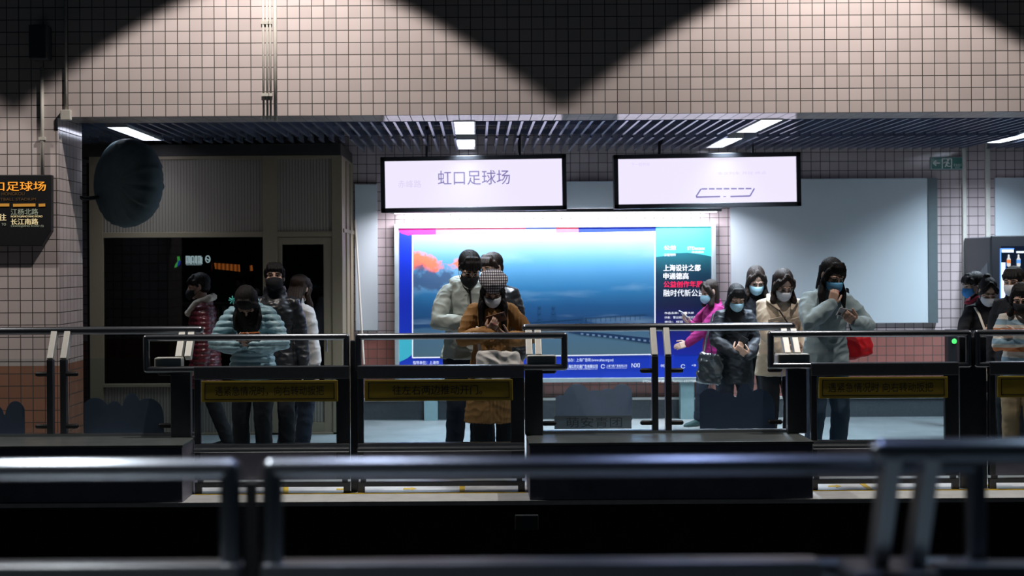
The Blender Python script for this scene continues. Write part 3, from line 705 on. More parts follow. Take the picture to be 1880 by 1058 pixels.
def gate(x0, x1, fx0, fx1, y, label, group, sign=None, z0=0.0, sgn=-1, r=0.024, stile=(0.045, 0.10), bold=0.0):
    """sliding gate leaf x0..x1; its hand frame runs fx0..fx1; sgn=-1 faces -Y"""
    g = thing('platform_gate', ((x0 + x1) / 2, y, z0), label, 'gate', group)
    zt, zm, zl = z0 + 1.149, z0 + 0.925, z0 + 0.365
    b = MB(); rail_frame(b, fx0 + r, fx1 - r, zm - 0.01, zt, y, r); b.build('hand_rail', M['rail_steel'], g, smooth=True)
    b = MB(); b.box(x0, x1, y - 0.035, y + 0.035, zm - 0.085, zm + 0.012); b.build('middle_beam', M['steel'] if sgn > 0 else M['beam_steel'], g, bevel=0.008)
    for a, c in ((x0, x0 + stile[0]), (x1 - stile[1], x1)): MB().box(a, c, y - 0.025, y + 0.025, z0 + 0.10, zm - 0.08).build('stile', M['dark_steel'], g, bevel=0.006)
    b = MB(); b.box(x0, x1, y - 0.03, y + 0.03, zl - 0.045, zl); b.box(x0, x1, y + sgn * 0.06 - 0.01, y + sgn * 0.06 + 0.03, zl - 0.06, zl - 0.03); b.build('lower_rail', M['steel'], g, bevel=0.008)
    MB().box(x0, x1, y - 0.02, y + 0.02, z0 + 0.10, zl - 0.04).build('kick_panel', M['plinth'], g)
    b = MB(); b.box(x0, x1, y - 0.02, y + 0.02, z0 + 0.045, z0 + 0.078); b.box(x0 + 0.02, x0 + 0.06, y - 0.015, y + 0.015, z0 + 0.07, z0 + 0.11); b.box(x1 - 0.06, x1 - 0.02, y - 0.015, y + 0.015, z0 + 0.07, z0 + 0.11)
    b.box(x0, x0 + 0.05, y - 0.015, y + 0.015, z0, z0 + 0.05); b.box(x1 - 0.05, x1, y - 0.015, y + 0.015, z0, z0 + 0.05)
    b.build('bottom_bar', M['dark_steel'], g)
    MB().box(x0 + 0.02, x1 - 0.02, y - 0.005, y + 0.005, zl - 0.01, zm - 0.07).build('glass', M['door_glass'], g)
    if sign:
        sx0, sx1 = x0 + stile[0] + 0.01, x1 - stile[1] + 0.015; ys = y + sgn * 0.03
        sz0, sz1 = z0 + 0.675, z0 + 0.832
        s_ = MB().box(sx0, sx1, ys - 0.006, ys + 0.02, sz0, sz1).build('sign_board', M['sign_yellow'], g, bevel=0.004)
        b = MB()
        for (a, c, d, e) in ((sx0 + 0.025, sx1 - 0.025, sz0 + 0.018, sz0 + 0.024), (sx0 + 0.025, sx1 - 0.025, sz1 - 0.024, sz1 - 0.018), (sx0 + 0.025, sx0 + 0.031, sz0 + 0.018, sz1 - 0.018), (sx1 - 0.031, sx1 - 0.025, sz0 + 0.018, sz1 - 0.018)):
            b.box(a, c, ys - 0.0085, ys - 0.005, d, e)
        b.build('border_line', M['ink'], s_)
        text(sign[0], 'lettering', M['ink'], ((sx0 + sx1) / 2 + sign[2], ys - 0.008, (sz0 + sz1) / 2 + 0.002), 0.068, s_, width=sign[1], bold=bold)
    return g

GY = 10.45
gx = lambda px: XX(px, GY)
GR = 'sliding gate leaves across the tracks'
gate(gx(356), gx(641), gx(262), gx(641), GY, 'gate leaf with yellow sign in front of the girl in the pale blue puffer jacket', GR, ('遇紧急情况时，向右转动扳把', 0.80, 0.0))
gate(gx(655), gx(961), gx(651), gx(1041), GY, 'gate leaf with yellow sign in front of the couple with the tan coat', GR, ('往左右两边推动开门。', 0.66, -0.01), bold=0.008)
gate(gx(1486), gx(1757), gx(1408), gx(1783), GY, 'gate leaf with dim yellow sign in front of the woman with the red bag', GR, ('遇紧急情况时 向右转动扳把', 0.77, -0.02))
gate(gx(1813), gx(2120), gx(1787), gx(2200), GY, 'gate leaf cut by the picture edge, before the striped sweater', GR, ('往左右两边推动开门。', 0.66, -0.01))
for px, w, lab in ((648, 7, 'dark steel meeting post between the two gate leaves near the booth'), (1788, 25, 'wide dark meeting post in front of the green light by the vending machine')):
    o = MB().box(gx(px - w), gx(px + w), GY + 0.03, GY + 0.09, 0, 1.12).build('meeting_post', M['dark_steel'], bevel=0.006, loc=(gx(px), GY, 0)); tag(o, lab, 'post')

def lumpy(cx, cz, w, h, kind):
    """outline of a generic lumpy cut-out sticker"""
    bumps = {0: [(-0.42, 0.66, .14), (-0.22, 0.98, .20), (0.02, 0.80, .17), (0.18, 0.84, .16), (0.37, 0.97, .17)], 1: [(-0.36, 0.82, .19), (-0.12, 0.74, .12), (0.10, 0.92, .13), (0.30, 0.80, .2)], 2: [(-0.3, 0.8, .2), (0.05, 0.7, .12), (0.35, 0.82, .17)]}[kind]
    pts = [(-0.5, 0.0), (0.5, 0.0)]
    n = 60; outline = []
    for i in range(n + 1):
        x = 0.5 - i / n; hgt = 0.48 + 0.03 * math.sin(9 * x)
        for bx, bz, br in bumps:
            d = abs(x - bx)
            if d < br: hgt = max(hgt, 0.45 + (bz - 0.40) * (1 - (d / br) ** 2) ** 0.5)
        outline.append((x, min(hgt, 1.05)))
    return [(cx + x * w, cz + z * h) for x, z in pts + outline]

PY = 10.60
def film(name, col):
    t = NT(name); t.t.nodes.remove(t.b); d = t.n('ShaderNodeBsdfDiffuse'); q = t.n('ShaderNodeBsdfTranslucent'); m = t.n('ShaderNodeMixShader'); m.inputs[0].default_value = 0.5
    c = t.mix(t.noise(7, 4, t.pos()), tuple(x * 0.85 for x in col), tuple(x * 1.1 for x in col))
    for s_ in (d, q): t.t.links.new(c, s_.inputs[0])
    t.t.links.new(d.outputs[0], m.inputs[1]); t.t.links.new(q.outputs[0], m.inputs[2]); t.t.links.new(m.outputs[0], t.out.inputs[0]); return t.m
fr_grey = film('frosted_grey_film', (0.62, 0.72, 0.84)); fr_blue = film('frosted_blue_film', (0.17, 0.235, 0.34))
PL = 0.41
def post_pair(parent, x, y, z0, z1, z2, lean, gap=0.100, w=0.046, lower=True):
    for s in (-0.5, 0.5):
        xx = x + s * gap; b = MB()
        if lower: b.box(xx - w / 2, xx + w / 2, y - 0.03, y + 0.03, z0, z1)
        p = b.build('post', M['dark_steel'], parent, bevel=0.004) if lower else None
        b = MB(); c0, c1 = Vector((xx, y, z1 - 0.005)), Vector((xx, y + lean, z2))
        b.obox((c0 + c1) / 2, (w / 2, 0, 0), (c1 - c0) / 2, Vector((0, (c1 - c0).z, -(c1 - c0).y)).normalized() * 0.03)
        b.build('post_arm', M['arm_steel'], parent, bevel=0.004)
def clamp(parent, x, y, z, s):
    MB().tube([(x, y - 0.012, z), (x + s * 0.075, y - 0.012, z)], 0.018, 10).build('glass_clamp', M['black'], parent, smooth=True)

def fixed_section(x0, x1, pairs, label, plinth_label, stickers, ends, rail_r=0.03):
    pl = thing('barrier_plinth', ((x0 + x1) / 2, Y_EDGE + 0.3, 0), plinth_label, 'plinth')
    b = MB(); b.box(x0, x1, Y_EDGE + 0.01, PY + 0.08, 0, PL - 0.02); b.build('cladding', M['plinth'], pl, bevel=0.006)
    b = MB(); b.box(x0 - 0.005, x1 + 0.005, Y_EDGE, PY + 0.09, PL - 0.02, PL); b.build('top_plate', plain('worn_top_plate', (0.22, 0.25, 0.25), 0.35, 0.7, 0.4, 6), pl, bevel=0.004)
    g = thing('glass_barrier', ((x0 + x1) / 2, PY, PL), label, 'barrier')
    zr = 1.193; yr = PY + 0.12
    b = MB(); b.tube([(x0, yr, zr), (x1, yr, zr)], rail_r, 16); b.build('hand_rail', M['rail_steel'], g, smooth=True)
    for x in pairs:
        post_pair(g, x, PY, PL, 0.985, zr - 0.01, 0.12)
        for s in (-1, 1):
            for z in (0.875, 0.485): clamp(g, x + s * 0.070, PY, z, s)
    b = MB(); b.box(x0, x1, PY - 0.035, PY + 0.035, PL, PL + 0.02); b.build('base_rail', M['steel'], g)
    ed = sorted([x0] + list(pairs) + [x1]); gap = 0.09
    for a, c in zip(ed[:-1], ed[1:]):
        a += gap if a in pairs else 0.10; c -= gap if c in pairs else 0.10
        MB().box(a, c, PY - 0.005, PY + 0.005, PL + 0.02, 0.99).build('glass_panel', M['glass'], g)
    for e, s in ends:
        for z in (0.875, 0.485): clamp(g, e, PY, z, s)
    for (px0, px1, py0, py1, kind, m) in stickers:
        yy = PY - 0.006; cx = XX((px0 + px1) / 2, yy); w = (px1 - px0) * yy / F_PX; zb_ = ZZ(py1, yy); h = ZZ(py0, yy) - zb_
        if m == 'grey':
            st_ = MB().prism(lumpy(cx, zb_ + h * 0.2, w * 0.96, h * 0.8, kind), yy - 0.001, yy).build('frosted_sticker', fr_grey, g)
            b = MB(); b.prism([(cx - w * .5, zb_), (cx + w * .47, zb_), (cx + w * .47, zb_ + h * .30), (cx - w * .5, zb_ + h * .30)], yy - 0.0025, yy - 0.0012); b.build('sticker_band', film('sticker_band_grey', (0.52, 0.62, 0.66)), st_, bevel=0.0)
            text('萌安青团', 'lettering', plain('sticker_ink', (0.15, 0.18, 0.20), 0.7), (cx, yy - 0.004, zb_ + h * 0.15), h * 0.22, st_, width=w * 0.70)
        else:
            MB().prism(lumpy(cx, zb_, w, h, kind), yy - 0.001, yy).build('frosted_sticker', fr_blue, g)

xa1 = XX(332, Y_EDGE); xb0, xb1 = XX(970, Y_EDGE), XX(1491, Y_EDGE)
fixed_section(-4.4, xa1, [XX(104, PY)], 'glass barrier section with two dark lumpy stickers before the tiled pillar', 'long dark plinth at the platform edge before the tiled pillar', [(-70, 44, 722, 795, 2, 'blue'), (153, 299, 716, 795, 1, 'blue')], [(XX(312, PY), -1)])
fixed_section(xb0, xb1, [XX(1213, PY)], 'glass barrier section with a grey lettered sticker before the blue poster', 'stained steel plinth at the platform edge below the lettered glass sticker', [(1016, 1162, 708, 789, 0, 'grey'), (1283, 1421, 705, 790, 1, 'blue')], [(XX(997, PY), 1), (XX(1430, PY), -1)])
def end_post(px0, px1, cx0, cx1, arms, py_cap, label, y=10.52):
    r = thing('barrier_end_post', (XX((px0 + px1) / 2, y), y, PL), label, 'post')
    MB().box(XX(px0, y), XX(px1, y), y - 0.03, y + 0.04, PL, 0.93).build('column', M['dark_steel'], r, bevel=0.006)
    b = MB(); b.box(XX(cx0, y), XX(cx1, y), y - 0.042, y + 0.068, 0.925, 1.0); b.build('cap', M['arm_steel'], r, bevel=0.012)
    for px in arms:
        x = XX(px, y); b = MB(); c0, c1 = Vector((x, y + 0.045, 0.99)), Vector((x, y + 0.19, 1.165))
        b.obox((c0 + c1) / 2, (0.024, 0, 0), (c1 - c0) / 2, Vector((0, 0.17, -0.11)).normalized() * 0.03); b.build('post_arm', M['arm_steel'], r, bevel=0.004)
end_post(313, 350, 284, 334, (325, 342), 665, 'dark end post with a steel cap beside the burgundy jacket')
end_post(962, 995, 966, 1020, (971, 988), 665, 'dark end post with a steel cap beside the tan coat')
end_post(1443, 1478, 1424, 1484, (1447, 1465), 655, 'dark end post with a steel cap between the beige coat and the grey sweater')

# the photographer's own barrier: out of focus, same construction turned round
NY, NZ = 3.21, 0.085
nx = lambda px: XX(px, NY)
gate(nx(-240), nx(440), nx(-240), nx(440), NY, 'blurred steel gate leaf close by, with a bright glint on its rail', 'blurred gate leaves close by', z0=NZ, sgn=1, r=0.024, stile=(0.04, 0.045))
gate(nx(478), nx(1500), nx(478), nx(1808), NY, 'blurred steel gate leaf close by, its long rail crossing the middle', 'blurred gate leaves close by', z0=NZ, sgn=1, r=0.024, stile=(0.05, 0.05))
o = MB().box(nx(449), nx(469), NY - 0.02, NY + 0.02, NZ, 1.12 + NZ).build('gate_seal', M['rubber'], loc=(nx(459), NY, NZ)); tag(o, 'black rubber seal between the two blurred gate leaves', 'seal')
g = thing('glass_barrier', (1.4, 3.10, NZ), 'blurred barrier section close by with a higher rail and leaning posts', 'barrier')
b = MB(); yr = 3.00; zr = ZZ(828, yr, 1740); b.tube([(XX(1616, yr), yr, zr), (XX(2100, yr), yr, zr)], 0.027, 16); b.build('hand_rail', M['rail_steel'], g, smooth=True)
for xx in (0.876, 0.958):
    b = MB(); c0, c1 = Vector((xx, 3.13, 0.98)), Vector((xx, yr, zr))
    b.obox((c0 + c1) / 2, (0.018, 0, 0), (c1 - c0) / 2, Vector((0, (c1 - c0).z, -(c1 - c0).y)).normalized() * 0.028); b.build('post_arm', M['steel'], g, bevel=0.004)
MB().box(1.0, 1.6, 3.09, 3.15, NZ, 1.03).build('column', M['dark_steel'], g, bevel=0.006)
b = MB(); b.box(0.80, 0.99, 3.02, 3.175, 0.96, 1.03); b.box(0.84, 0.98, 3.06, 3.15, NZ, 0.97); b.build('cap', M['dark_steel'], g, bevel=0.012)

# junction cabinet on the platform side wall
o = MB().box(XX(942, 10.1), XX(985, 10.1), Y_EDGE - 0.03, Y_EDGE + 0.06, ZZ(975, 10.0), ZZ(947, 10.0)).build('cable_box', plain('grey_casing', (0.05, 0.06, 0.07), 0.6), bevel=0.006, loc=(XX(963, 10.1), Y_EDGE, ZZ(975, 10.0))); tag(o, 'small grey cable box on the dark side wall below the platform edge', 'box')
# ------------------------------------------------------------------ people
def fuse(mb, name, voxel, smooth=3):
    """melt the closed shapes of mb into one continuous skin"""
    me = mb.mesh(name + '_src'); o = bpy.data.objects.new(name + '_src', me); COL.objects.link(o)
    r = o.modifiers.new('r', 'REMESH'); r.mode = 'VOXEL'; r.voxel_size = voxel; r.adaptivity = 0
    if smooth:
        s = o.modifiers.new('s', 'SMOOTH'); s.iterations = smooth; s.factor = 0.5
    dg = bpy.context.evaluated_depsgraph_get()
    out = bpy.data.meshes.new_from_object(o.evaluated_get(dg))
    bpy.data.objects.remove(o); bpy.data.meshes.remove(me)
    out.name = name
    return out
def coords(me):
    a = np.empty(len(me.vertices) * 3); me.vertices.foreach_get('co', a); return a.reshape(-1, 3)
def normals(me):
    a = np.empty(len(me.vertices) * 3); me.vertices.foreach_get('normal', a); return a.reshape(-1, 3)
def put(me, co): me.vertices.foreach_set('co', co.ravel()); me.update()
def wavy(co, seed, freq, n=7):
    r = np.random.RandomState(seed); o = np.zeros(len(co))
    for _ in range(n):
        d = r.normal(size=3); d /= np.linalg.norm(d); e = r.normal(size=3)
        f = freq * r.uniform(0.6, 1.7)
        o += np.sin(co @ d * f + r.uniform(0, 6.3) + 1.3 * np.sin(co @ e * f * 0.35 + r.uniform(0, 6.3)))
    return o / n
def finish(me, mats, parent, name):
    me.materials.clear()
    for m in (mats if isinstance(mats, (list, tuple)) else [mats]): me.materials.append(m)
    me.polygons.foreach_set('use_smooth', [True] * len(me.polygons))
    me.name = name
    return link(bpy.data.objects.new(name, me), parent)
def fold(me, seed, amp, freq):
    """cloth folds: sharpish ridges along the normals"""
    co, nr = coords(me), normals(me)
    sc_ = co * np.array([1.0, 1.0, 1.5])
    w = wavy(sc_, seed, freq * 1.3); w2 = wavy(co, seed + 50, freq * 3.0)
    w = 1.0 - 2.2 * np.abs(w) ** 0.7 + 0.35 * w2
    put(me, co + nr * (amp * 0.75 * w)[:, None])

SKIN = plain('skin', (0.50, 0.32, 0.24), 0.5, 0, 0.10, 20)
def hair_mat(name, col):
    t = NT(name); mp = t.n('ShaderNodeMapping'); mp.inputs['Scale'].default_value = (1, 1, 0.10); t.t.links.new(t.obj(), mp.inputs[0])
    nz = t.noise(190, 4, mp.outputs[0], 0.6)
    t.set(t.ramp(nz, [(0.3, tuple(x * 0.5 for x in col)), (0.75, tuple(x * 1.6 for x in col))]), 0.5, 0.0, 0.18); t.bump(nz, 0.9, 0.006)
    return t.m
HAIR = hair_mat('black_hair', (0.010, 0.009, 0.009)); HAIRB = hair_mat('brown_hair', (0.022, 0.014, 0.011))
EYE_MAT = plain('dark_eye', (0.02, 0.012, 0.01), 0.25)
LIP = plain('lip', (0.42, 0.17, 0.15), 0.45)
def cloth(name, col, bump=0.35, sc_=220, rough=0.85, vary=0.12): return plain(name, col, rough, 0, vary, 12, bump, sc_, 0.2)
BLACK = cloth('black_cloth', (0.014, 0.015, 0.018)); JEANS = cloth('blue_jeans', (0.035, 0.055, 0.085)); NAVY = cloth('navy_trousers', (0.016, 0.02, 0.032))
BLACK_GLOSS = plain('glossy_black_nylon', (0.012, 0.013, 0.016), 0.38, 0, 0.2, 12, 0.25, 60, 0.5)
MASK_B = cloth('blue_mask', (0.34, 0.54, 0.64), 0.15, 400); MASK_W = cloth('white_mask', (0.62, 0.64, 0.68), 0.15, 400); MASK_K = cloth('black_mask', (0.016, 0.017, 0.02), 0.15, 400); MASK_D = cloth('bright_blue_mask', (0.06, 0.26, 0.62), 0.15, 400)
WHITE_SOLE = plain('white_sole', (0.6, 0.6, 0.58), 0.6)
METAL = plain('thin_metal', (0.5, 0.5, 0.48), 0.3, 1.0)

def rotx(a):
    """forward lean: +z tips towards -y"""
    return Matrix(((1, 0, 0), (0, math.cos(a), -math.sin(a)), (0, math.sin(a), math.cos(a))))
def ik(s, t, l1, l2, pole):
    d = t - s; L = d.length
    if L > (l1 + l2) * 0.995: d = d.normalized() * (l1 + l2) * 0.995; L = d.length
    a = (l1 * l1 - l2 * l2 + L * L) / (2 * L); h = math.sqrt(max(l1 * l1 - a * a, 0))
    n = d.normalized(); p = Vector(pole); p = (p - n * p.dot(n)).normalized()
    return s + n * a + p * h, s + d

def hand_shapes(b, W, d, n, t, curl, spread=0.0, thumb=0.5, r=1.0):
    """W wrist, d finger direction, n palm normal, t thumb side; curl radians per joint (one or four values)"""
    d = d.normalized(); n = (n - d * n.dot(d)).normalized(); t = (t - d * t.dot(d) - n * t.dot(n)).normalized()
    cs = curl if hasattr(curl, '__len__') else [curl] * 4
    for q in (-1.5, -0.5, 0.5, 1.5):
        b.tube([W + t * q * 0.009, W + d * 0.045 + t * q * 0.016, W + d * 0.088 + t * q * 0.0185], [0.0135, 0.0135, 0.0115], 10)
    lens = [0.072, 0.082, 0.077, 0.060]
    for i, q in enumerate((1.5, 0.5, -0.5, -1.5)):
        p = W + d * (0.088 - 0.004 * abs(q)) + t * q * 0.0185; a = 0.15 + cs[i] * 0.55; pts = [p]; dd = d + t * q * spread
        for f in (0.45, 0.30, 0.25):
            v = (dd * math.cos(a) + n * math.sin(a)).normalized(); p = p + v * lens[i] * f; pts.append(p); a += cs[i]
        b.tube(pts, [0.0092, 0.0086, 0.008, 0.0072], 10)
    p = W + d * 0.022 + t * 0.024; v1 = (d * 0.65 + t * 0.75 + n * 0.25).normalized(); v2 = (d * 0.9 + t * (0.55 - thumb) + n * (0.2 + thumb)).normalized()
    b.tube([W + d * 0.012 + t * 0.012, p, p + v1 * 0.040, p + v1 * 0.040 + v2 * 0.030, p + v1 * 0.040 + v2 * 0.055], [0.015, 0.0145, 0.0108, 0.0098, 0.0085], 10)

class Person: pass
def person(head_px, top_py, z, label, yaw=0, pitch=25, turn=0, roll=0, lean=4, wide=1.0, arms=None, feet=None, female=True, group=None, hairmat=None, head_add=0.12, lift=0.0):
    P = Person(); P.k = 1.0
    ln = R(lean); A = rotx(ln); pel = Vector((0, 0.0, 0.92))
    def up(p):
        p = Vector(p); return pel + A @ (p - pel) if p.z > 0.92 else p
    P.up = up; P.A = A
    Rh = Matrix.Rotation(R(turn), 3, 'Z') @ A @ rotx(R(pitch)) @ Matrix.Rotation(R(roll), 3, 'Y'); P.Rh = Rh
    N = up((0, 0.012, 1.435)); P.N = N
    P.H = N + Rh @ Vector((0, -0.018, 0.150))
    def hp(x, y, zz): return P.H + Rh @ Vector((x, y, zz))
    P.hp = hp
    topz = max((hp(0, 0.012 - 0.1 * math.sin(a), 0.035 + 0.09 * math.cos(a))).z for a in np.linspace(-1.4, 1.4, 15)) + 0.010
    Zt = ZZ(top_py, z, head_px); k = P.k = Zt / topz
    Rz = Matrix.Rotation(R(yaw), 3, 'Z')
    hx = Rz @ (P.H * k)
    root_loc = Vector((XX(head_px, z) - hx.x, z - hx.y, 0))
    P.M = Matrix.Translation(root_loc) @ Rz.to_4x4()
    wide *= 0.84; P.wide = wide; P.female = female
    # arms
    P.sh = {-1: up((-0.165 * wide, 0.005, 1.365)), 1: up((0.165 * wide, 0.005, 1.365))}
    arms = arms or {}
    P.arm = {}
    for s in (-1, 1):
        a = arms.get(s, {})
        tgt = Vector(a.get('hand', (s * 0.23, -0.03, 0.80)))
        e, w = ik(P.sh[s], tgt, 0.285, 0.255, a.get('pole', (s * 0.5, 0.8, -0.6)))
        d = Vector(a['d']) if 'd' in a else (w - e)
        n = Vector(a.get('n', (-s, 0, 0))); t = Vector(a.get('t', (0, -1, 0)))
        P.arm[s] = dict(e=e, w=w, d=d.normalized(), n=n, t=t, curl=a.get('curl', 0.25), thumb=a.get('thumb', 0.3))
    feet = feet or {-1: (-0.10, 0.0, 0.12), 1: (0.10, 0.0, -0.12)}
    P.leg = {}
    for s in (-1, 1):
        fx, fy, toe = feet[s][:3]; hip = Vector((s * 0.085, 0.005, 0.89)); an = Vector((fx, fy + 0.02, 0.085 + (feet[s][3] if len(feet[s]) > 3 else 0)))
        kn, an2 = ik(hip, an, 0.415, 0.405, (0.0, -1, 0.1)); P.leg[s] = (hip, kn, an2, toe)
    b = MB()
    w = wide
    T = [(0.82, .14, .105, 0), (0.90, .160, .112, .0), (0.98, .150, .105, -.0), (1.07, .128 * w, .092, -.0), (1.17, .140 * w, .098, -.005), (1.28, .140 * w, .095, -.005), (1.35, .120 * w, .080, 0.005), (1.40, .080, .060, .01), (1.435, .06, .055, .012), (1.47, .05, .05, .012)]
    b.loft([(up((0, yy, zz)), (rx, 0, 0), A @ Vector((0, ry, 0)) if zz > .92 else (0, ry, 0)) for zz, rx, ry, yy in T], 24)
    b.tube([N - A @ Vector((0, 0, 0.04)), hp(0, 0.015, -0.03)], [0.052, 0.048], 14)
    b.ball(hp(0, 0.012, 0.032), (0.074, 0.093, 0.083), Rh, 24, 16); b.ball(hp(0, -0.022, -0.030), (0.061, 0.068, 0.074), Rh, 20, 14)
    b.tube([hp(-0.045, -0.01, -0.065), hp(-0.028, -0.052, -0.092), hp(0, -0.064, -0.098), hp(0.028, -0.052, -0.092), hp(0.045, -0.01, -0.065)], [0.016, 0.018, 0.019, 0.018, 0.016], 10)
    b.tube([hp(0, -0.090, 0.002), hp(0, -0.100, -0.018), hp(0, -0.108, -0.036)], [0.008, 0.010, 0.013], 10)
    for s in (-1, 1):
        b.ball(hp(s * 0.012, -0.094, -0.037), 0.009, None, 10, 8); b.ball(hp(s * 0.031, -0.072, 0.0), (0.015, 0.013, 0.010), Rh, 12, 8)
        b.tube([hp(s * 0.012, -0.088, 0.018), hp(s * 0.036, -0.082, 0.021), hp(s * 0.055, -0.064, 0.014)], 0.009, 8)
        b.ball(hp(s * 0.076, 0.012, -0.012), (0.010, 0.018, 0.032), Rh, 12, 10); b.ball(hp(s * 0.042, -0.060, -0.025), 0.024, None, 12, 8)
    b.tube([hp(-0.022, -0.083, -0.067), hp(0, -0.092, -0.064), hp(0.022, -0.083, -0.067)], 0.007, 8); b.tube([hp(-0.018, -0.082, -0.076), hp(0, -0.090, -0.076), hp(0.018, -0.082, -0.076)], 0.0075, 8)
    for s in (-1, 1):
        a = P.arm[s]
        b.tube([up((s * 0.09 * w, 0.01, 1.345)), P.sh[s] - Vector((0, 0, 0.012)), P.sh[s].lerp(a['e'], 0.35), a['e'], a['e'].lerp(a['w'], 0.35), a['w'], a['w'] + a['d'] * 0.012], [0.034, 0.043, 0.043, 0.038, 0.040, 0.027, 0.024], 14)
        hand_shapes(b, a['w'], a['d'], a['n'], a['t'], a['curl'], thumb=a['thumb'])
        hip, kn, an, toe = P.leg[s]
        b.tube([hip + Vector((0, 0, 0.03)), hip.lerp(kn, 0.3), kn, kn.lerp(an, 0.35) + Vector((0, 0.008, 0)), an], [0.088, 0.080, 0.054, 0.053, 0.036], 16)
        ft = Vector((math.sin(toe), -math.cos(toe), 0))
        b.tube([an + Vector((0, 0, -0.04)) - ft * 0.035, an + Vector((0, 0, -0.048)) + ft * 0.06, an + Vector((0, 0, -0.058)) + ft * 0.14], [0.034, 0.034, 0.024], 12)
    me = fuse(b, 'person', 0.0056, 2)
    co = coords(me)
    # face colouring by place on the head
    Hi = np.array(P.Rh.transposed()); loc = (co - np.array(P.H)) @ Hi.T
    ids = np.zeros(len(co), int)
    fr = loc[:, 1] < -0.045
    ids[fr & (((np.abs(loc[:, 0]) - 0.031) / 0.0165) ** 2 + ((loc[:, 2] + 0.001) / 0.0062) ** 2 < 1)] = 1
    ids[fr & (((np.abs(loc[:, 0]) - 0.033) / 0.021) ** 2 + ((loc[:, 2] - 0.021 + 0.15 * (np.abs(loc[:, 0]) - 0.033)) / 0.0055) ** 2 < 1)] = 2
    ids[(loc[:, 1] < -0.072) & ((loc[:, 0] / 0.024) ** 2 + ((loc[:, 2] + 0.0705) / 0.010) ** 2 < 1)] = 3
    put(me, co * k)
    nv = len(me.polygons); st = np.empty(nv, int); me.polygons.foreach_get('loop_start', st); li = np.empty(len(me.loops), int); me.loops.foreach_get('vertex_index', li)
    o = finish(me, [SKIN, EYE_MAT, hairmat or HAIR, LIP], None, 'person')
    me.polygons.foreach_set('material_index', ids[li[st]])
    o.matrix_world = P.M; tag(o, label, 'person', group)
    P.o = o; P.nx = 0
    return P

def wear(P, b, name, mat, voxel=0.008, smooth=3, folds=None, post=None):
    me = fuse(b, name, voxel, smooth)
    if folds: fold(me, *folds)
    if post:
        co, nr = coords(me), normals(me); put(me, co + nr * post(co)[:, None])
    put(me, coords(me) * P.k)
    return finish(me, mat, P.o, name)
def solid(P, b, name, mat, parent=None, smooth=True, bevel=0):
    b.v = [tuple(Vector(p) * P.k) for p in b.v]
    return b.build(name, mat, parent or P.o, smooth=smooth, bevel=bevel, local=True)

def top(P, mat, name='jacket', hem=0.80, t=0.022, flare=0.0, sleeve=0.014, folds=(1, 0.006, 34), post=None, collar='stand', cuff=True, bulk=1.0, sleeves=True):
    up, A, w = P.up, P.A, P.wide
    b = MB()
    T = [(1.445, .062, .060, .012), (1.425, .074, .068, .012), (1.395, .100, .078, .01), (1.36, .135 * w, .092, .004), (1.32, .152 * w, .104, .0), (1.27, .156 * w, .110, -.006), (1.17, .148 * w, .108, -.008), (1.07, .148 * w, .108, -.004), (0.98, .160, .115, 0), (0.90, .172, .125, 0)]
    T = [q for q in T if q[0] > hem + 0.04] + [(hem, .172 + flare if hem < 0.95 else .165 * w + flare, .125 + flare * 0.7, 0)]
    secs = []
    for zz, rx, ry, yy in T:
        c = up((0, yy, zz)); t_ = t * 0.35; secs.append((c, (rx * bulk + t_, 0, 0), (A @ Vector((0, 1, 0)) if zz > .92 else Vector((0, 1, 0))) * (ry * bulk + t_)))
    b.loft(secs, 28, 2.2)
    if sleeves:
        for s in (-1, 1):
            a = P.arm[s]; f = (a['w'] - a['e']).normalized(); wq = a['w'] - f * 0.004
            sg_ = sleeve * 0.55
            b.tube([up((s * 0.07 * w, 0.01, 1.375)), P.sh[s] + Vector((-s * 0.012, 0, -0.012)), P.sh[s].lerp(a['e'], 0.45), a['e'], a['e'].lerp(wq, 0.4), a['e'].lerp(wq, 0.80), wq], [0.045 + sg_ * 0.5, 0.052 + sg_, 0.050 + sg_ * 1.2, 0.047 + sg_ * 1.2, 0.046 + sg_ * 1.3, 0.040 + sg_ * 1.3, (0.030 if cuff else 0.040) + sg_], 18)
    if collar == 'stand':
        rs = []
        for zz, q in ((1.40, 0.085), (1.44, 0.078), (1.475, 0.072)):
            rs.append((up((0, 0.012, zz)), (q, 0, 0), A @ Vector((0, q * 0.92, 0))))
        b.loft(rs, 20)
    if collar == 'high':
        rs = []
        for zz, q in ((1.38, 0.10), (1.43, 0.098), (1.49, 0.092), (1.505, 0.085)):
            rs.append((up((0, 0.018, zz)), (q, 0, 0), A @ Vector((0, q * 0.85, 0))))
        b.loft(rs, 20)
    if collar == 'hood':
        c0 = up((0, 0.02, 1.43)); ring = []
        for q in range(13):
            a_ = math.pi * (-0.08 + 1.16 * q / 12); ring.append(c0 + Vector((0.105 * math.cos(a_), 0.085 * math.sin(a_) - 0.02, -0.012 + 0.035 * math.sin(a_))))
        b.tube(ring, [0.022] + [0.034] * 11 + [0.022], 12)
        b.ball(up((0, 0.12, 1.36)), (0.10, 0.05, 0.10), A); 
        b.tube([ring[0], up((0.045, -0.085, 1.33))], [0.022, 0.015], 10); b.tube([ring[-1], up((-0.045, -0.085, 1.33))], [0.022, 0.015], 10)
    return wear(P, b, name, mat, 0.0085, 3, folds, post)

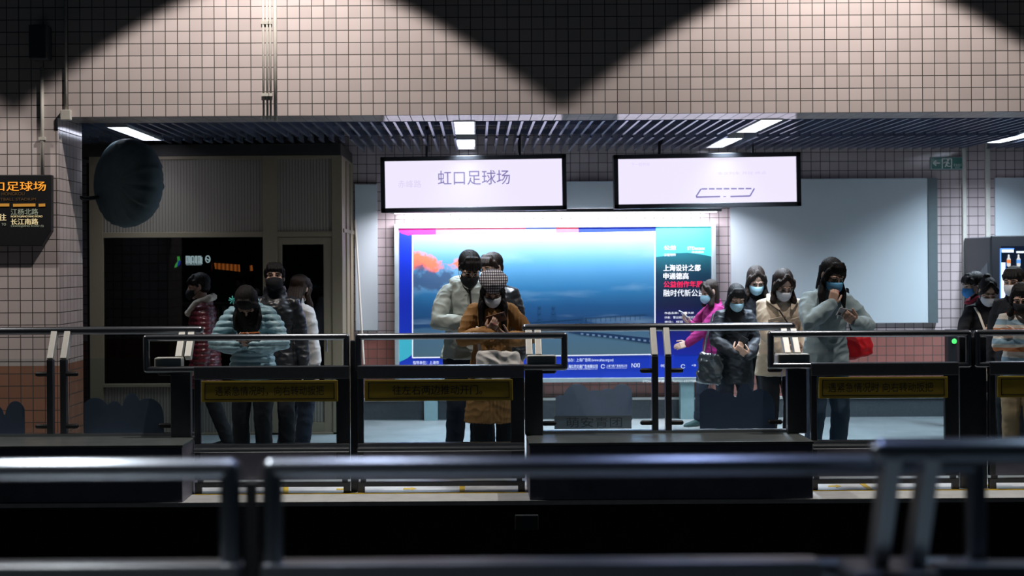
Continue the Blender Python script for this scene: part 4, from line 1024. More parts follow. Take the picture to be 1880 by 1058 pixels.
def puffs(axis, pitch, amp):
    def f(co): return amp * (np.abs(np.sin(co[:, axis] * math.pi / pitch)) ** 0.6 - 0.5)
    return f
def trousers(P, mat, r=1.0, hem=0.09, folds=(5, 0.006, 30), name='trousers', waist=0.96):
    b = MB()
    b.loft([((0, 0, waist), (.150, 0, 0), (0, .108, 0)), ((0, 0, 0.90), (.170, 0, 0), (0, .120, 0)), ((0, 0.0, 0.82), (.165, 0, 0), (0, .115, 0)), ((0, 0.0, 0.78), (.12, 0, 0), (0, .10, 0))], 24)
    for s in (-1, 1):
        hip, kn, an, toe = P.leg[s]; end = kn.lerp(an, 1.0 - (hem - 0.085) / 0.40)
        b.tube([hip, hip.lerp(kn, 0.35), kn, kn.lerp(end, 0.5), end], [0.098, 0.092 * r, 0.072 * r, 0.068 * r, 0.062 * r], 18)
    return wear(P, b, name, mat, 0.0085, 3, folds)
def shoes(P, mat, sole=None):
    for s in (-1, 1):
        hip, kn, an, toe = P.leg[s]; g = an - Vector((0, 0, 0.085)); ft = Vector((math.sin(toe), -math.cos(toe), 0)); sd = Vector((ft.y, -ft.x, 0))
        Z = Vector((0, 0, 1)); b = MB()
        prof = [(-0.075, .024, .030, .055), (-0.055, .034, .048, .06), (-0.01, .036, .056, .066), (0.05, .040, .044, .052), (0.11, .046, .032, .042), (0.155, .042, .026, .034), (0.18, .024, .016, .026)]
        b.loft([(g + ft * q + Z * (hh / 1.0 * 0.9 + 0.012), sd * wd, Z * hz) for q, wd, hz, hh in prof], 18, 2.6)
        b.tube([g + Z * 0.07, g + Z * 0.115], [0.042, 0.040], 14)
        sh = wear(P, b, 'shoe', mat, 0.006, 2)
        b = MB(); out = []
        for q, wd, hz, hh in prof: out.append((q, wd + 0.004))
        vs = [g + ft * q + sd * wd for q, wd in out] + [g + ft * q - sd * wd for q, wd in out[::-1]]
        n = len(vs); b.add([v + Z * 0.001 for v in vs] + [v + Z * 0.026 for v in vs], [tuple(range(n))[::-1], tuple(range(n, 2 * n))] + [(i, (i + 1) % n, n + (i + 1) % n, n + i) for i in range(n)])
        solid(P, b, 'sole', sole or M['rubber'], sh, smooth=False)

def hair(P, style, mat=HAIR, length=0.40, fringe=True, seed=1, puffy=1.0, part=0.0, sides=True, back_lean=0.02):
    hp, Rh = P.hp, P.Rh; b = MB()
    b.ball(hp(0, 0.026, 0.040), (0.082 * puffy, 0.098 * puffy, 0.086), Rh, 24, 16)
    D = Vector((0, 0, -1))
    if fringe:
        for q in np.linspace(-1, 1, 9):
            b.tube([hp(0.040 * q, -0.028, 0.106), hp(0.056 * q, -0.058 + 0.018 * q * q, 0.086), hp(0.063 * q + 0.004, -0.074 + 0.030 * q * q, 0.056), hp(0.068 * q + 0.007, -0.079 + 0.040 * q * q, 0.030 - 0.034 * abs(q) + 0.008 * math.sin(q * 9 + seed))], [0.015, 0.012, 0.009, 0.004], 8)
    elif style != 'short':
        for s in (-1, 1):
            for o_ in (0.0, 0.014, 0.028): b.tube([hp(part + s * 0.006, -0.030 - o_ * 0.6, 0.118 - o_ * 0.5), hp(s * (0.036 + o_ * 0.3), -0.062 - o_ * 0.2, 0.090 - o_), hp(s * 0.066, -0.054 - o_ * 0.2, 0.050 - o_), hp(s * 0.080, -0.030, -0.005)], [0.012, 0.014, 0.016, 0.014], 8)
    if style == 'short':
        b.ball(hp(0, 0.045, -0.01), (0.078, 0.068, 0.072), Rh)
        for s in (-1, 1): b.tube([hp(s * 0.070, -0.030, 0.05), hp(s * 0.076, -0.012, 0.012), hp(s * 0.072, 0.015, -0.01)], [0.018, 0.013, 0.014], 8)
        if fringe:
            for q in (-0.045, -0.022, 0.0, 0.024, 0.046): b.tube([hp(q, -0.060, 0.085), hp(q * 1.1 + 0.006, -0.088, 0.055), hp(q * 1.2 + 0.010, -0.090, 0.030)], [0.016, 0.012, 0.004], 8)
    else:
        c0 = hp(0, 0.045, 0.0); bk = (P.A @ Vector((0, 1, 0)))
        L = length
        b.loft([(c0 + Vector((0, 0, 0.05)), (0.080, 0, 0), (0, 0.060, 0)), (c0, (0.084 * puffy, 0, 0), (0, 0.062, 0)), (c0 + D * min(0.12, L * 0.5) + bk * back_lean, (0.088 * puffy, 0, 0), (0, 0.048, 0)), (c0 + D * L * 0.75 + bk * back_lean * 1.3, (0.092 * puffy, 0, 0), (0, 0.036, 0)), (c0 + D * L + bk * back_lean, (0.070 * puffy, 0, 0), (0, 0.022, 0))], 20)
        if sides:
            for s in (-1, 1):
                a0 = hp(s * 0.066, -0.035, 0.055); a1 = hp(s * 0.080, -0.030, 0.0); a2 = hp(s * 0.078, -0.022, -0.06)
                Ls = length * 0.85; pts = [a0, a1, a2]; rr = [0.022, 0.025, 0.026]
                if Ls > 0.16:
                    a3 = Vector((s * 0.095 + P.H.x * 0.5, min(a2.y, -0.02) - 0.02, a2.z - 0.09)); pts.append(a3); rr.append(0.030)
                    if Ls > 0.26: pts.append(Vector((s * 0.090 + P.H.x * 0.3, min(a3.y, -0.09) - 0.02, a3.z - (Ls - 0.20)))); rr.append(0.020)
                b.tube(pts, rr, 12, ref=(0, 1, 0))
    if style == 'bun': b.ball(hp(0, 0.09, 0.09), 0.045)
    me = fuse(b, 'hair', 0.0062, 2); co, nr = coords(me), normals(me)
    th = np.arctan2(co[:, 0] - P.H.x, -(co[:, 1] - P.H.y))
    w = 0.0017 * np.sin(40 * th + 4 * wavy(co, seed, 14)) + 0.003 * wavy(co * np.array([1, 1, .25]), seed + 3, 60)
    put(me, (co + nr * w[:, None]) * P.k)
    return finish(me, mat, P.o, 'hair')

def mask(P, mat, drop=0.0):
    nu, nv = 18, 9; rows = []
    for j in range(nv + 1):
        v = j / nv; row = []
        for i in range(nu + 1):
            u = -1 + 2 * i / nu; a = u * R(76)
            amp = 0.090 + 0.115 * v * (1 - v) - 0.006 * v; ztop = -0.012 - 0.020 * abs(u) ** 1.5 - drop; zbot = -0.120 + 0.042 * abs(u) ** 1.6
            row.append(P.hp(0.074 * math.sin(a), -0.020 - amp * math.cos(a) - 0.0015 * math.sin(v * 22), ztop + (zbot - ztop) * v))
        rows.append(row)
    b = MB(); n = nu + 1; vs = [p for r_ in rows for p in r_]; fs = [(j * n + i, j * n + i + 1, (j + 1) * n + i + 1, (j + 1) * n + i) for j in range(nv) for i in range(nu)]
    b.add(vs, fs); o = solid(P, b, 'face_mask', mat)
    so = o.modifiers.new('thickness', 'SOLIDIFY'); so.thickness = 0.003
    b = MB()
    for s in (-1, 1):
        for (zz, ez) in ((-0.034 - drop, 0.008), (-0.076, -0.034)): b.tube([P.hp(s * 0.071, -0.040, zz), P.hp(s * 0.078, -0.010, (zz + ez) / 2), P.hp(s * 0.080, 0.018, ez)], 0.0018, 6)
    solid(P, b, 'ear_loop', mat, o)
    return o
def glasses(P):
    b = MB()
    for s in (-1, 1):
        pts = [P.hp(s * 0.033 + 0.024 * math.cos(a), -0.098 + 0.012 * abs(math.cos(a) + s * 1) * 0.5, 0.0 + 0.018 * math.sin(a)) for a in np.linspace(0, 2 * math.pi, 17)]
        b.tube(pts, 0.0016, 6); b.tube([P.hp(s * 0.057, -0.088, 0.004), P.hp(s * 0.080, 0.01, 0.004)], 0.0016, 6)
    b.tube([P.hp(-0.009, -0.099, 0.003), P.hp(0.009, -0.099, 0.003)], 0.0016, 6)
    solid(P, b, 'glasses', METAL)

PHONE_N = [0]
def phone(P, s, label, mat, off=(0, 0, 0), L=0.15, Wd=0.074, lit=0.35, along=None, across=None):
    """phone lying on the palm of hand s"""
    a = P.arm[s]; d = a['d']; n = (a['n'] - d * a['n'].dot(d)).normalized(); t = d.cross(n)
    al = Vector(along).normalized() if along else d
    nn = (n - al * n.dot(al)).normalized(); ac = al.cross(nn)
    c = a['w'] + d * 0.105 + n * 0.030 + Vector(off)
    k = P.k; c = P.M @ (c * k); Q = P.M.to_3x3()
    al, ac, nn = Q @ al, Q @ ac, Q @ nn
    r = thing('phone', c, label, 'phone')
    MB().obox(c, al * L / 2, ac * Wd / 2, nn * 0.0045).build('body', mat, r, bevel=0.003)
    MB().obox(c + nn * 0.005, al * (L / 2 - 0.006), ac * (Wd / 2 - 0.004), nn * 0.0006).build('display', glow('phone_glow', (0.75, 0.85, 1.0), lit), r)
    b = MB().obox(c - nn * 0.0055 + al * (L / 2 - 0.022) + ac * (Wd / 2 - 0.020), al * 0.013, ac * 0.011, nn * 0.0015); b.build('lens_bump', M['black'], r, bevel=0.002)
    return r

def slab_bag(P, name, label, mat, c, w, h, d, tilt=0.0, strap=None, soft=0.010, seed=3, cat='bag', opening=True, strapmat=None, yaw=0):
    """soft bag in the person's own frame; strap = list of points"""
    r = thing(name, P.M @ (Vector(c) * P.k), label, cat)
    R2 = Matrix.Rotation(tilt, 3, 'Y') @ Matrix.Rotation(yaw, 3, 'Z'); c = Vector(c)
    b = MB(); secs = []
    for q, ww, dd in ((-.5, .40, .35), (-.46, .47, .46), (-.2, .50, .5), (.2, .49, .42), (.46, .47, .28), (.5, .44, .2)):
        secs.append((c + R2 @ Vector((0, 0, q * h)), R2 @ Vector((ww * w, 0, 0)), R2 @ Vector((0, dd * d, 0))))
    b.loft(secs, 28, 3.5)
    me = fuse(b, 'bag_body', 0.008, 3); fold(me, seed, soft, 26)
    def place(me):
        co = coords(me) * P.k; Mw = np.array(P.M); co = co @ Mw[:3, :3].T + Mw[:3, 3] - np.array(r.location); put(me, co)
    place(me); finish(me, mat, r, 'body')
    if strap:
        b = MB(); b.tube([Vector(p) for p in strap], 0.014, 10, ry=0.3); me = b.mesh('strap'); place(me); finish(me, strapmat or mat, r, 'strap')
    return r
# ------------------------------------------------------------------ who is on the platform
# two-handed phone pose: s = side holding (-1 = picture left when facing us)
def hold(s, x=0.0, y=-0.30, z=1.17, dz=0.5, pole=None, curl=(0.5, 0.6, 0.65, 0.7)):
    return dict(hand=(x + s * 0.055, y, z), pole=pole or (s * 1.0, 0.25, -0.8), d=(-s * 0.45, -0.35, 0.75), n=(-s * 0.15, 0.75, 0.55), t=(-s * -0.8, 0, 0.5), curl=curl, thumb=0.5)
def support(s, x=0.0, y=-0.28, z=1.12):
    return dict(hand=(x + s * 0.08, y, z), pole=(s * 1.0, 0.25, -0.8), d=(-s * 0.75, -0.3, 0.55), n=(-s * 0.3, 0.6, 0.6), t=(s * 0.4, 0, 0.6), curl=(0.55, 0.6, 0.6, 0.6), thumb=0.3)

# the man in the pale hooded jacket
Pa = person(862, 458, 11.62, 'man in a pale grey-green hooded jacket and black mask looking down at a dark phone', yaw=14, pitch=36, turn=0, lean=3, wide=1.16, female=False,
            arms={1: hold(1, -0.02, -0.29, 1.14), -1: dict(hand=(-0.06, -0.30, 1.115), pole=(-1, 0.2, -0.7), d=(0.6, -0.3, 0.65), n=(0.2, 0.75, 0.5), t=(0.8, 0, 0.5), curl=(0.5, 0.55, 0.6, 0.65), thumb=0.5)})
JK = cloth('pale_sage_fleece', (0.36, 0.40, 0.37), 0.3, 260)
j = top(Pa, JK, 'jacket', 0.84, 0.034, 0.02, 0.024, (2, 0.010, 26), collar='hood')
b = MB(); b.tube([Pa.up((0, -0.155, 1.16)), Pa.up((0, -0.140, 1.27)), Pa.up((0, -0.108, 1.37))], 0.008, 8); solid(Pa, b, 'zip', M['black'], j)
trousers(Pa, NAVY, 1.05); shoes(Pa, BLACK); hair(Pa, 'short', HAIR, seed=3, puffy=1.05); mask(Pa, MASK_K); glasses(Pa)
phone(Pa, -1, 'dark phone held by the man in the pale hooded jacket', M['black'], along=(0.9, -0.2, 0.25))

# the man half hidden behind
Pb = person(902, 461, 12.35, 'man with brown hair and white mask half hidden behind the couple, in a black jacket', yaw=-25, pitch=10, turn=-18, wide=1.18, female=False, hairmat=HAIRB)
top(Pb, BLACK_GLOSS, 'jacket', 0.82, 0.034, 0.01, 0.022, (4, 0.008, 28), collar='stand'); trousers(Pb, BLACK); shoes(Pb, BLACK); hair(Pb, 'short', HAIRB, seed=5); mask(Pb, MASK_W)

# the woman in the tan coat
Pc = person(904, 499, 11.12, 'woman in a tan corduroy coat, houndstooth beret and white mask, holding a phone up', yaw=2, pitch=38, lean=4, wide=1.10,
            arms={-1: hold(-1, 0.015, -0.30, 1.185), 1: support(1, 0.03, -0.27, 1.13)})
TAN = cloth('tan_corduroy', (0.30, 0.155, 0.055), 0.3, 200)
cj = top(Pc, TAN, 'coat', 0.44, 0.036, 0.05, 0.030, (6, 0.008, 24), collar='none', cuff=False, post=lambda co: 0.0022 * np.sin(co[:, 0] * 520))
trousers(Pc, BLACK); shoes(Pc, BLACK); hair(Pc, 'long', HAIR, 0.46, False, 7, 1.06); mask(Pc, MASK_W)
t = NT('houndstooth'); p = t.xyz(t.obj())
def chk(ax, pitch): return t.math('GREATER_THAN', t.math('FRACT', t.math('DIVIDE', p[ax], pitch)), 0.5)
hh = t.math('ADD', t.math('MULTIPLY', chk(0, 0.017), 0.5), t.math('MULTIPLY', chk(2, 0.021), 0.5))
t.set(t.ramp(hh, [(0.2, (0.55, 0.53, 0.55)), (0.5, (0.12, 0.11, 0.13)), (0.9, (0.018, 0.016, 0.022))]), 0.9)
b = MB(); hp = Pc.hp
b.ball(hp(0.004, 0.020, 0.085), (0.118, 0.122, 0.058), Pc.Rh @ rotx(-0.15), 28, 14)
b.loft([(hp(0, 0.005, 0.085), Pc.Rh @ Vector((0.094, 0, 0)), Pc.Rh @ Vector((0, 0.104, 0))), (hp(0, 0.000, 0.060), Pc.Rh @ Vector((0.090, 0, 0)), Pc.Rh @ Vector((0, 0.102, 0))), (hp(0, 0.000, 0.034), Pc.Rh @ Vector((0.088, 0, 0)), Pc.Rh @ Vector((0, 0.100, 0)))], 28)
wear(Pc, b, 'beret', t.m, 0.006, 2, (8, 0.004, 40))
phone(Pc, -1, 'phone in an orange-brown case held by the woman in the tan coat', plain('brown_phone_case', (0.16, 0.06, 0.03), 0.45), along=(0.85, -0.2, 0.25), off=(0.01, 0, 0.02))
slab_bag(Pc, 'tote_bag', 'white bag hanging in front of the tan coat', plain('white_leather', (0.72, 0.70, 0.67), 0.45, 0, 0.1, 8), (0.03, -0.29, 0.885), 0.36, 0.30, 0.11, 0.05, [(-0.10, -0.27, 0.98), (-0.12, -0.24, 1.10), (-0.13, -0.20, 1.22)], 0.014)

# left group by the booth
Pd = person(452, 525, 11.15, 'girl in a pale blue puffer jacket, head bowed, black hair hiding her face', yaw=-4, pitch=62, lean=10, wide=1.12,
            arms={-1: dict(hand=(-0.06, -0.30, 1.10), pole=(-1, 0.3, -0.5), d=(0.7, -0.3, 0.4), n=(0.2, 0.6, 0.7), t=(0.4, 0, 0.7), curl=0.6), 1: dict(hand=(0.07, -0.30, 1.10), pole=(1, 0.3, -0.5), d=(-0.7, -0.3, 0.4), n=(-0.2, 0.6, 0.7), t=(-0.4, 0, 0.7), curl=0.6)})
PUF = plain('pale_blue_nylon', (0.24, 0.40, 0.46), 0.42, 0, 0.12, 8, 0.3, 40, 0.5)
top(Pd, PUF, 'puffer_jacket', 0.80, 0.055, 0.0, 0.038, (9, 0.006, 34), puffs(2, 0.050, 0.015), 'stand')
trousers(Pd, BLACK); shoes(Pd, BLACK); hair(Pd, 'long', HAIR, 0.34, True, 11, 1.10)
b = MB(); c = Pd.hp(-0.086, 0.02, -0.02)
for a in np.linspace(0, 2.6, 4): b.tube([c + Vector((-0.02, -0.05, 0)) + Vector((math.cos(a), 0, math.sin(a))) * 0.032, c + Vector((-0.02, -0.05, 0)) - Vector((math.cos(a), 0, math.sin(a))) * 0.032], 0.006, 6)
solid(Pd, b, 'hair_clip', plain('mint_clip', (0.12, 0.62, 0.58), 0.4))
phone(Pd, -1, 'phone in an orange case held low by the girl in the pale blue puffer jacket', plain('orange_case', (0.55, 0.16, 0.04), 0.35), along=(1, -0.05, 0.05), off=(0.03, 0, 0.01), L=0.16, Wd=0.08)

Pe = person(504, 479, 11.85, 'man in a black padded jacket and black mask facing the tracks with eyes nearly closed', yaw=6, pitch=-6, lean=0, wide=1.16, female=False)
top(Pe, BLACK_GLOSS, 'jacket', 0.78, 0.045, 0.0, 0.032, (12, 0.009, 28), collar='high'); trousers(Pe, BLACK); shoes(Pe, BLACK); hair(Pe, 'short', HAIR, seed=13); mask(Pe, MASK_K)
Pf = person(552, 503, 12.45, 'long-haired woman in a pale grey sweater turned away behind the man in black', yaw=152, pitch=18, turn=0, lean=6, wide=1.05, hairmat=HAIRB)
top(Pf, cloth('pale_grey_knit', (0.48, 0.48, 0.48), 0.4, 160), 'sweater', 0.74, 0.03, 0.0, 0.022, (14, 0.009, 24))
tr = trousers(Pf, NAVY, 1.1); shoes(Pf, BLACK, WHITE_SOLE); hair(Pf, 'long', HAIRB, 0.33, True, 15, 1.12, back_lean=0.09)
lt_ = text('start well', 'lettering', plain('white_print', (0.6, 0.6, 0.62), 0.6), (0, 0, 0), 0.035, tr, width=0.34, spin=-math.pi / 2, local=True)
Pf_inv = P_ = Pf.M.inverted(); wp_ = Pf.M @ (Pf.leg[1][1] * Pf.k); wp_ = Vector((XX(558, wp_.y - 0.1), wp_.y - 0.12, ZZ(783, wp_.y - 0.1)))
lt_.matrix_local = Pf_inv @ Matrix.Translation(wp_)
Pg = person(364, 499, 12.75, 'person in profile in a glossy burgundy puffer jacket with cream collar', yaw=-82, pitch=8, lean=3, wide=1.1, feet={-1: (-0.08, -0.22, 0.0), 1: (0.08, 0.20, 0.0)})
BUR = plain('burgundy_nylon', (0.085, 0.009, 0.016), 0.3, 0, 0.15, 8, 0.25, 40, 0.6)
top(Pg, BUR, 'puffer_jacket', 0.62, 0.05, 0.01, 0.036, (17, 0.006, 34), puffs(2, 0.050, 0.014), 'none')
b = MB(); b.tube([Pg.up((0.06, -0.13, 1.33)), Pg.up((0.095, -0.05, 1.42)), Pg.up((0.08, 0.07, 1.46)), Pg.up((0, 0.11, 1.47)), Pg.up((-0.08, 0.07, 1.46)), Pg.up((-0.095, -0.05, 1.42)), Pg.up((-0.06, -0.13, 1.33))], 0.034, 12); wear(Pg, b, 'fleece_collar', cloth('cream_fleece', (0.55, 0.50, 0.42), 0.6, 90), 0.007, 2, (3, 0.005, 70))
trousers(Pg, BLACK); shoes(Pg, BLACK); hair(Pg, 'short', HAIR, seed=19); mask(Pg, MASK_K)

# the row by the poster and the blank board
Ph = person(1302, 512, 14.15, 'woman in a magenta jacket, in profile, one arm held out beside the poster', yaw=-72, pitch=18, lean=2, wide=1.02, hairmat=HAIRB,
            arms={-1: dict(hand=(-0.02, -0.33, 1.20), pole=(-1, 0.2, -0.8), d=(0.15, -0.6, 0.65), n=(0.1, 0.7, 0.6), t=(0.8, 0, 0.2), curl=0.5), 1: dict(hand=(0.05, -0.38, 0.98), pole=(1, 0.4, -0.4), d=(0, -0.95, -0.2), n=(-0.8, 0, -0.3), t=(0, 0, 1), curl=0.4)},
            feet={-1: (-0.08, -0.20, 0.0), 1: (0.08, 0.12, 0.0)})
top(Ph, cloth('magenta_fleece', (0.22, 0.014, 0.105), 0.4, 200), 'jacket', 0.82, 0.03, 0.0, 0.020, (21, 0.008, 28)); trousers(Ph, NAVY, 0.95, 0.13); shoes(Ph, plain('dark_green_canvas', (0.03, 0.06, 0.06), 0.8), WHITE_SOLE); hair(Ph, 'long', HAIRB, 0.30, False, 23); mask(Ph, MASK_B)
phone(Ph, -1, 'white phone held by the woman in the magenta jacket', plain('white_phone', (0.6, 0.6, 0.62), 0.35), L=0.15, along=(0.05, -0.75, 0.62))
slab_bag(Ph, 'backpack', 'black backpack on the woman in the magenta jacket', BLACK_GLOSS, (0.0, 0.21, 1.12), 0.30, 0.42, 0.20, 0, [(0.10, 0.16, 1.32), (0.115, 0.05, 1.43), (0.12, -0.09, 1.36), (0.13, -0.11, 1.20)], 0.008)

Pi = person(1352, 520, 12.75, 'short-haired woman in a dark padded coat and blue mask, crinkled bag at her elbow', yaw=4, pitch=30, lean=4, wide=1.12, arms={-1: hold(-1, 0.0, -0.27, 0.98), 1: support(1, 0.0, -0.25, 0.95)}, feet={-1: (-0.13, 0.0, 0.1), 1: (0.13, 0.0, -0.1)})
top(Pi, cloth('black_padded', (0.016, 0.018, 0.022), 0.3, 60, 0.55), 'coat', 0.66, 0.045, 0.01, 0.03, (25, 0.008, 30), collar='high'); trousers(Pi, NAVY, 1.05); shoes(Pi, BLACK); hair(Pi, 'bob', HAIR, 0.16, True, 27, 1.06); mask(Pi, MASK_B)
slab_bag(Pi, 'handbag', 'crinkled shiny black shoulder bag hanging from the arm of the short-haired woman', plain('shiny_black_leather', (0.025, 0.03, 0.035), 0.25, 0.1, 0.2, 10, 0.5, 30, 0.7), (-0.29, -0.16, 0.82), 0.26, 0.30, 0.13, 0.12, [(-0.36, -0.14, 0.92), (-0.30, -0.06, 1.12), (-0.22, -0.02, 1.37), (-0.24, 0.08, 1.15), (-0.24, -0.06, 0.94)], 0.016)
phone(Pi, -1, 'dark phone held low by the short-haired woman in the padded coat', M['black'])
Pj = person(1388, 487, 13.45, 'dark-clothed woman in a blue mask standing behind the short-haired woman and the beige coat', yaw=2, pitch=32, lean=3, wide=1.08, hairmat=HAIRB)
top(Pj, BLACK, 'jacket', 0.8, 0.03, 0.0, 0.02, (29, 0.008, 28)); trousers(Pj, BLACK); shoes(Pj, BLACK); hair(Pj, 'long', HAIRB, 0.24, False, 31, 1.05); mask(Pj, MASK_B)

Pk = person(1438, 492, 12.0, 'woman in a short beige coat, glasses and white mask, dark strap across', yaw=10, pitch=36, lean=3, wide=1.14, hairmat=HAIRB, arms={-1: hold(-1, 0.03, -0.27, 0.93), 1: support(1, 0.03, -0.26, 0.92)})
BEI = cloth('beige_wool', (0.50, 0.41, 0.31), 0.4, 120)
cj = top(Pk, BEI, 'coat', 0.735, 0.042, 0.03, 0.030, (33, 0.007, 24), collar='stand', cuff=False)
for s in (-1, 1):
    b = MB(); b.obox(Pk.up((s * 0.10, -0.152, 1.24)), (0.055, 0.012 * s, 0.012), (0, 0.012, 0.0), (0, -0.004, 0.014)); solid(Pk, b, 'pocket_flap', BEI, cj, False, 0.004)
    b = MB(); b.tube([Pk.up((s * 0.085, 0.03, 1.44)), Pk.up((s * 0.115, -0.075, 1.40)), Pk.up((s * 0.06, -0.145, 1.33))], [0.022, 0.036, 0.012], 12, ry=0.35); solid(Pk, b, 'lapel', BEI, cj)
    b = MB(); b.obox((s * 0.115, -0.160, 0.88), (0.06, 0.01 * s, 0), (0, 0.012, 0), (0, 0, 0.022)); solid(Pk, b, 'pocket_flap', BEI, cj, False, 0.004)
b = MB(); b.tube([Pk.up((-0.115, -0.07, 1.405)), Pk.up((-0.06, -0.148, 1.32)), Pk.up((0.05, -0.165, 1.16)), (0.14, -0.150, 0.98)], 0.012, 8, ry=0.4); solid(Pk, b, 'strap', M['black'])
for zz in (1.26, 1.14, 1.02, 0.9):
    b = MB(); b.ball(Pk.up((-0.015, -0.162, zz)), (0.012, 0.008, 0.012)); solid(Pk, b, 'button', plain('brown_button', (0.12, 0.08, 0.05), 0.35), cj)
trousers(Pk, BLACK, 0.95); shoes(Pk, BLACK); hair(Pk, 'bob', HAIRB, 0.21, False, 35, 1.02); mask(Pk, MASK_W); glasses(Pk)

Pl = person(1528, 471, 11.25, 'long-haired woman in grey-blue sweater and jeans, hand on her chin, reading a phone', yaw=12, pitch=28, turn=10, lean=2, wide=1.16,
            arms={-1: dict(hand=(-0.045, -0.20, 1.325), pole=(-1, -0.1, -0.9), d=(0.30, 0.02, 0.9), n=(0.1, 0.9, -0.2), t=(0.8, 0.2, 0), curl=(0.5, 0.7, 0.8, 0.9)), 1: dict(hand=(0.10, -0.31, 1.18), pole=(1, 0.1, -0.8), d=(-0.7, -0.3, 0.45), n=(-0.2, 0.75, 0.55), t=(-0.5, 0, 0.8), curl=(0.5, 0.55, 0.6, 0.6))}, feet={-1: (-0.13, 0.0, 0.1), 1: (0.10, 0.0, -0.15)})
top(Pl, cloth('grey_blue_jersey', (0.26, 0.33, 0.35), 0.3, 240), 'sweater', 0.84, 0.034, -0.005, 0.028, (37, 0.010, 24)); trousers(Pl, JEANS, 1.0); shoes(Pl, BLACK, WHITE_SOLE)
hair(Pl, 'long', HAIR, 0.40, True, 39, 1.02, back_lean=0.05); mask(Pl, cloth('sky_mask', (0.14, 0.40, 0.66), 0.15, 400))
phone(Pl, 1, 'pale phone held by the long-haired woman in the grey-blue sweater', plain('pale_phone', (0.42, 0.44, 0.46), 0.3), along=(-0.8, -0.15, 0.2), off=(0.0, 0, 0.01))
slab_bag(Pl, 'shoulder_bag', 'bright red bag at the hip of the woman in jeans', plain('red_leather', (0.50, 0.012, 0.02), 0.35, 0, 0.1, 8), (0.31, 0.10, 0.985), 0.26, 0.20, 0.13, -0.25, [(0.26, 0.06, 1.06), (0.22, 0.02, 1.22), (0.20, 0.02, 1.44), (0.22, 0.12, 1.24), (0.34, 0.12, 1.06)], 0.010, strapmat=M['black'])

# the group at the vending machine
Pm = person(1786, 497, 13.3, 'man in profile with glasses and a bright blue mask beside the vending machine', yaw=-82, pitch=14, lean=2, wide=1.1, female=False)
top(Pm, BLACK, 'jacket', 0.78, 0.036, 0.0, 0.026, (41, 0.008, 28), collar='stand'); trousers(Pm, BLACK); shoes(Pm, BLACK); hair(Pm, 'short', HAIR, seed=43, puffy=1.08); mask(Pm, MASK_D); glasses(Pm)
b = MB(); b.tube([Pm.up((0.07, -0.03, 1.44)), Pm.up((0.04, -0.10, 1.39)), Pm.up((-0.04, -0.10, 1.39)), Pm.up((-0.07, -0.03, 1.44))], 0.022, 10); solid(Pm, b, 'collar', cloth('dark_red_knit', (0.22, 0.02, 0.04), 0.4, 120))
Pn = person(1814, 508, 12.6, 'woman in a black coat and white mask with a pale strap across', yaw=-4, pitch=32, lean=4, wide=1.08, arms={-1: hold(-1, 0.0, -0.28, 1.09), 1: support(1, 0.02, -0.26, 1.05)})
top(Pn, BLACK, 'coat', 0.56, 0.036, 0.03, 0.026, (45, 0.008, 28)); trousers(Pn, BLACK); shoes(Pn, BLACK); hair(Pn, 'bun', HAIR, 0.08, False, 47, 1.0, sides=False); mask(Pn, MASK_W)
CRM = plain('cream_leather', (0.58, 0.54, 0.46), 0.45, 0, 0.1, 8)
slab_bag(Pn, 'crossbody_bag', 'cream crossbody bag on the woman in the black coat', CRM, (0.02, -0.26, 0.80), 0.44, 0.24, 0.09, 0.0, [(-0.12, -0.05, 1.40), (-0.10, -0.165, 1.32), (-0.06, -0.20, 1.18), (-0.05, -0.235, 1.0), (0.0, -0.25, 0.90)], 0.010)
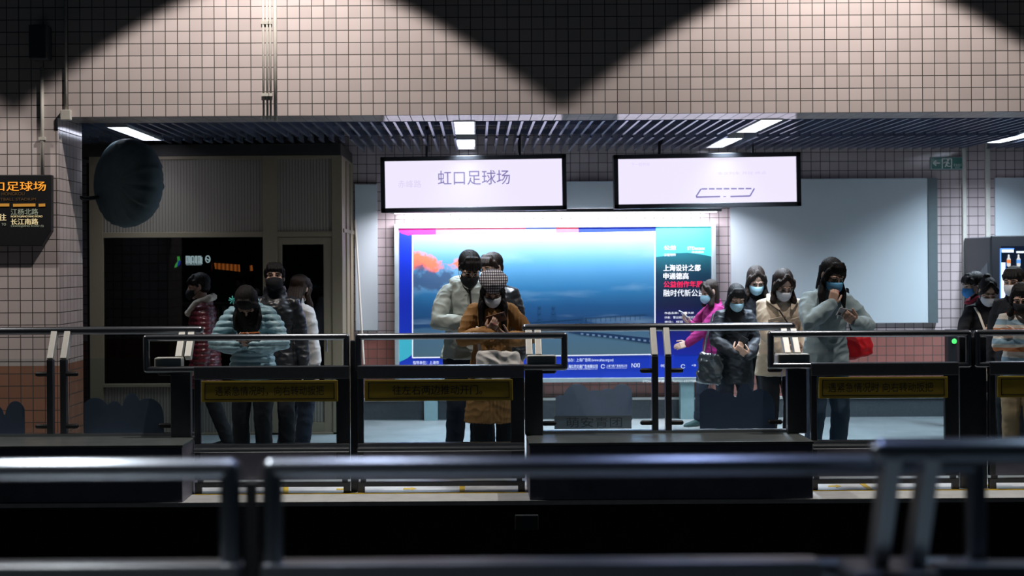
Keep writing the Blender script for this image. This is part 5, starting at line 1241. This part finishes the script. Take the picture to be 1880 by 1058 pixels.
phone(Pn, -1, 'copper phone held by the woman in the black coat', plain('copper_phone', (0.30, 0.14, 0.09), 0.35), along=(0.9, -0.1, 0.1), off=(0.02, 0, 0.01))
Po = person(1860, 487, 12.15, 'person with black hair close to the vending machine display, behind the striped sweater', yaw=-40, pitch=12, lean=2, wide=1.08)
top(Po, BLACK, 'jacket', 0.8, 0.034, 0.0, 0.024, (49, 0.008, 28)); trousers(Po, BLACK); shoes(Po, BLACK); hair(Po, 'short', HAIR, seed=51, puffy=1.08); mask(Po, MASK_W)
Pq = person(1874, 518, 11.5, 'person in a cream sweater striped orange and blue with tan trousers, arms folded', yaw=-22, pitch=22, lean=3, wide=1.12,
            arms={-1: dict(hand=(0.04, -0.22, 1.19), pole=(-1, -0.1, -0.8), d=(0.9, 0.05, 0.1), n=(0, 0.9, 0), t=(0, 0, 1), curl=0.3), 1: dict(hand=(-0.03, -0.26, 1.225), pole=(1, -0.1, -0.8), d=(-0.9, 0.05, 0.1), n=(0, 0.9, 0), t=(0, 0, 1), curl=0.3)})
t = NT('striped_knit'); p = t.xyz(t.obj()); q = t.math('FRACT', t.math('DIVIDE', t.math('ADD', p[2], t.math('MULTIPLY', t.noise(4, 3, t.obj()), 0.03)), 0.155))
rp = t.n('ShaderNodeValToRGB'); rp.color_ramp.interpolation = 'CONSTANT'; t.put(rp.inputs[0], q)
stops = [(0, (0.55, 0.52, 0.46)), (0.16, (0.50, 0.17, 0.06)), (0.40, (0.55, 0.52, 0.46)), (0.58, (0.22, 0.33, 0.40)), (0.86, (0.55, 0.52, 0.46))]
e = rp.color_ramp.elements
while len(e) < len(stops): e.new(0.5)
for el, (ps, c) in zip(e, stops): el.position = ps; el.color = (*c, 1)
t.set(rp.outputs[0], 0.9); t.bump(t.noise(150, 3, t.obj()), 0.4, 0.004)
top(Pq, t.m, 'sweater', 0.80, 0.034, 0.0, 0.028, (53, 0.009, 26)); trousers(Pq, cloth('tan_trousers', (0.30, 0.20, 0.11), 0.3, 200), 1.1); shoes(Pq, BLACK, WHITE_SOLE); hair(Pq, 'long', HAIR, 0.20, True, 55, 1.03); mask(Pq, MASK_K)
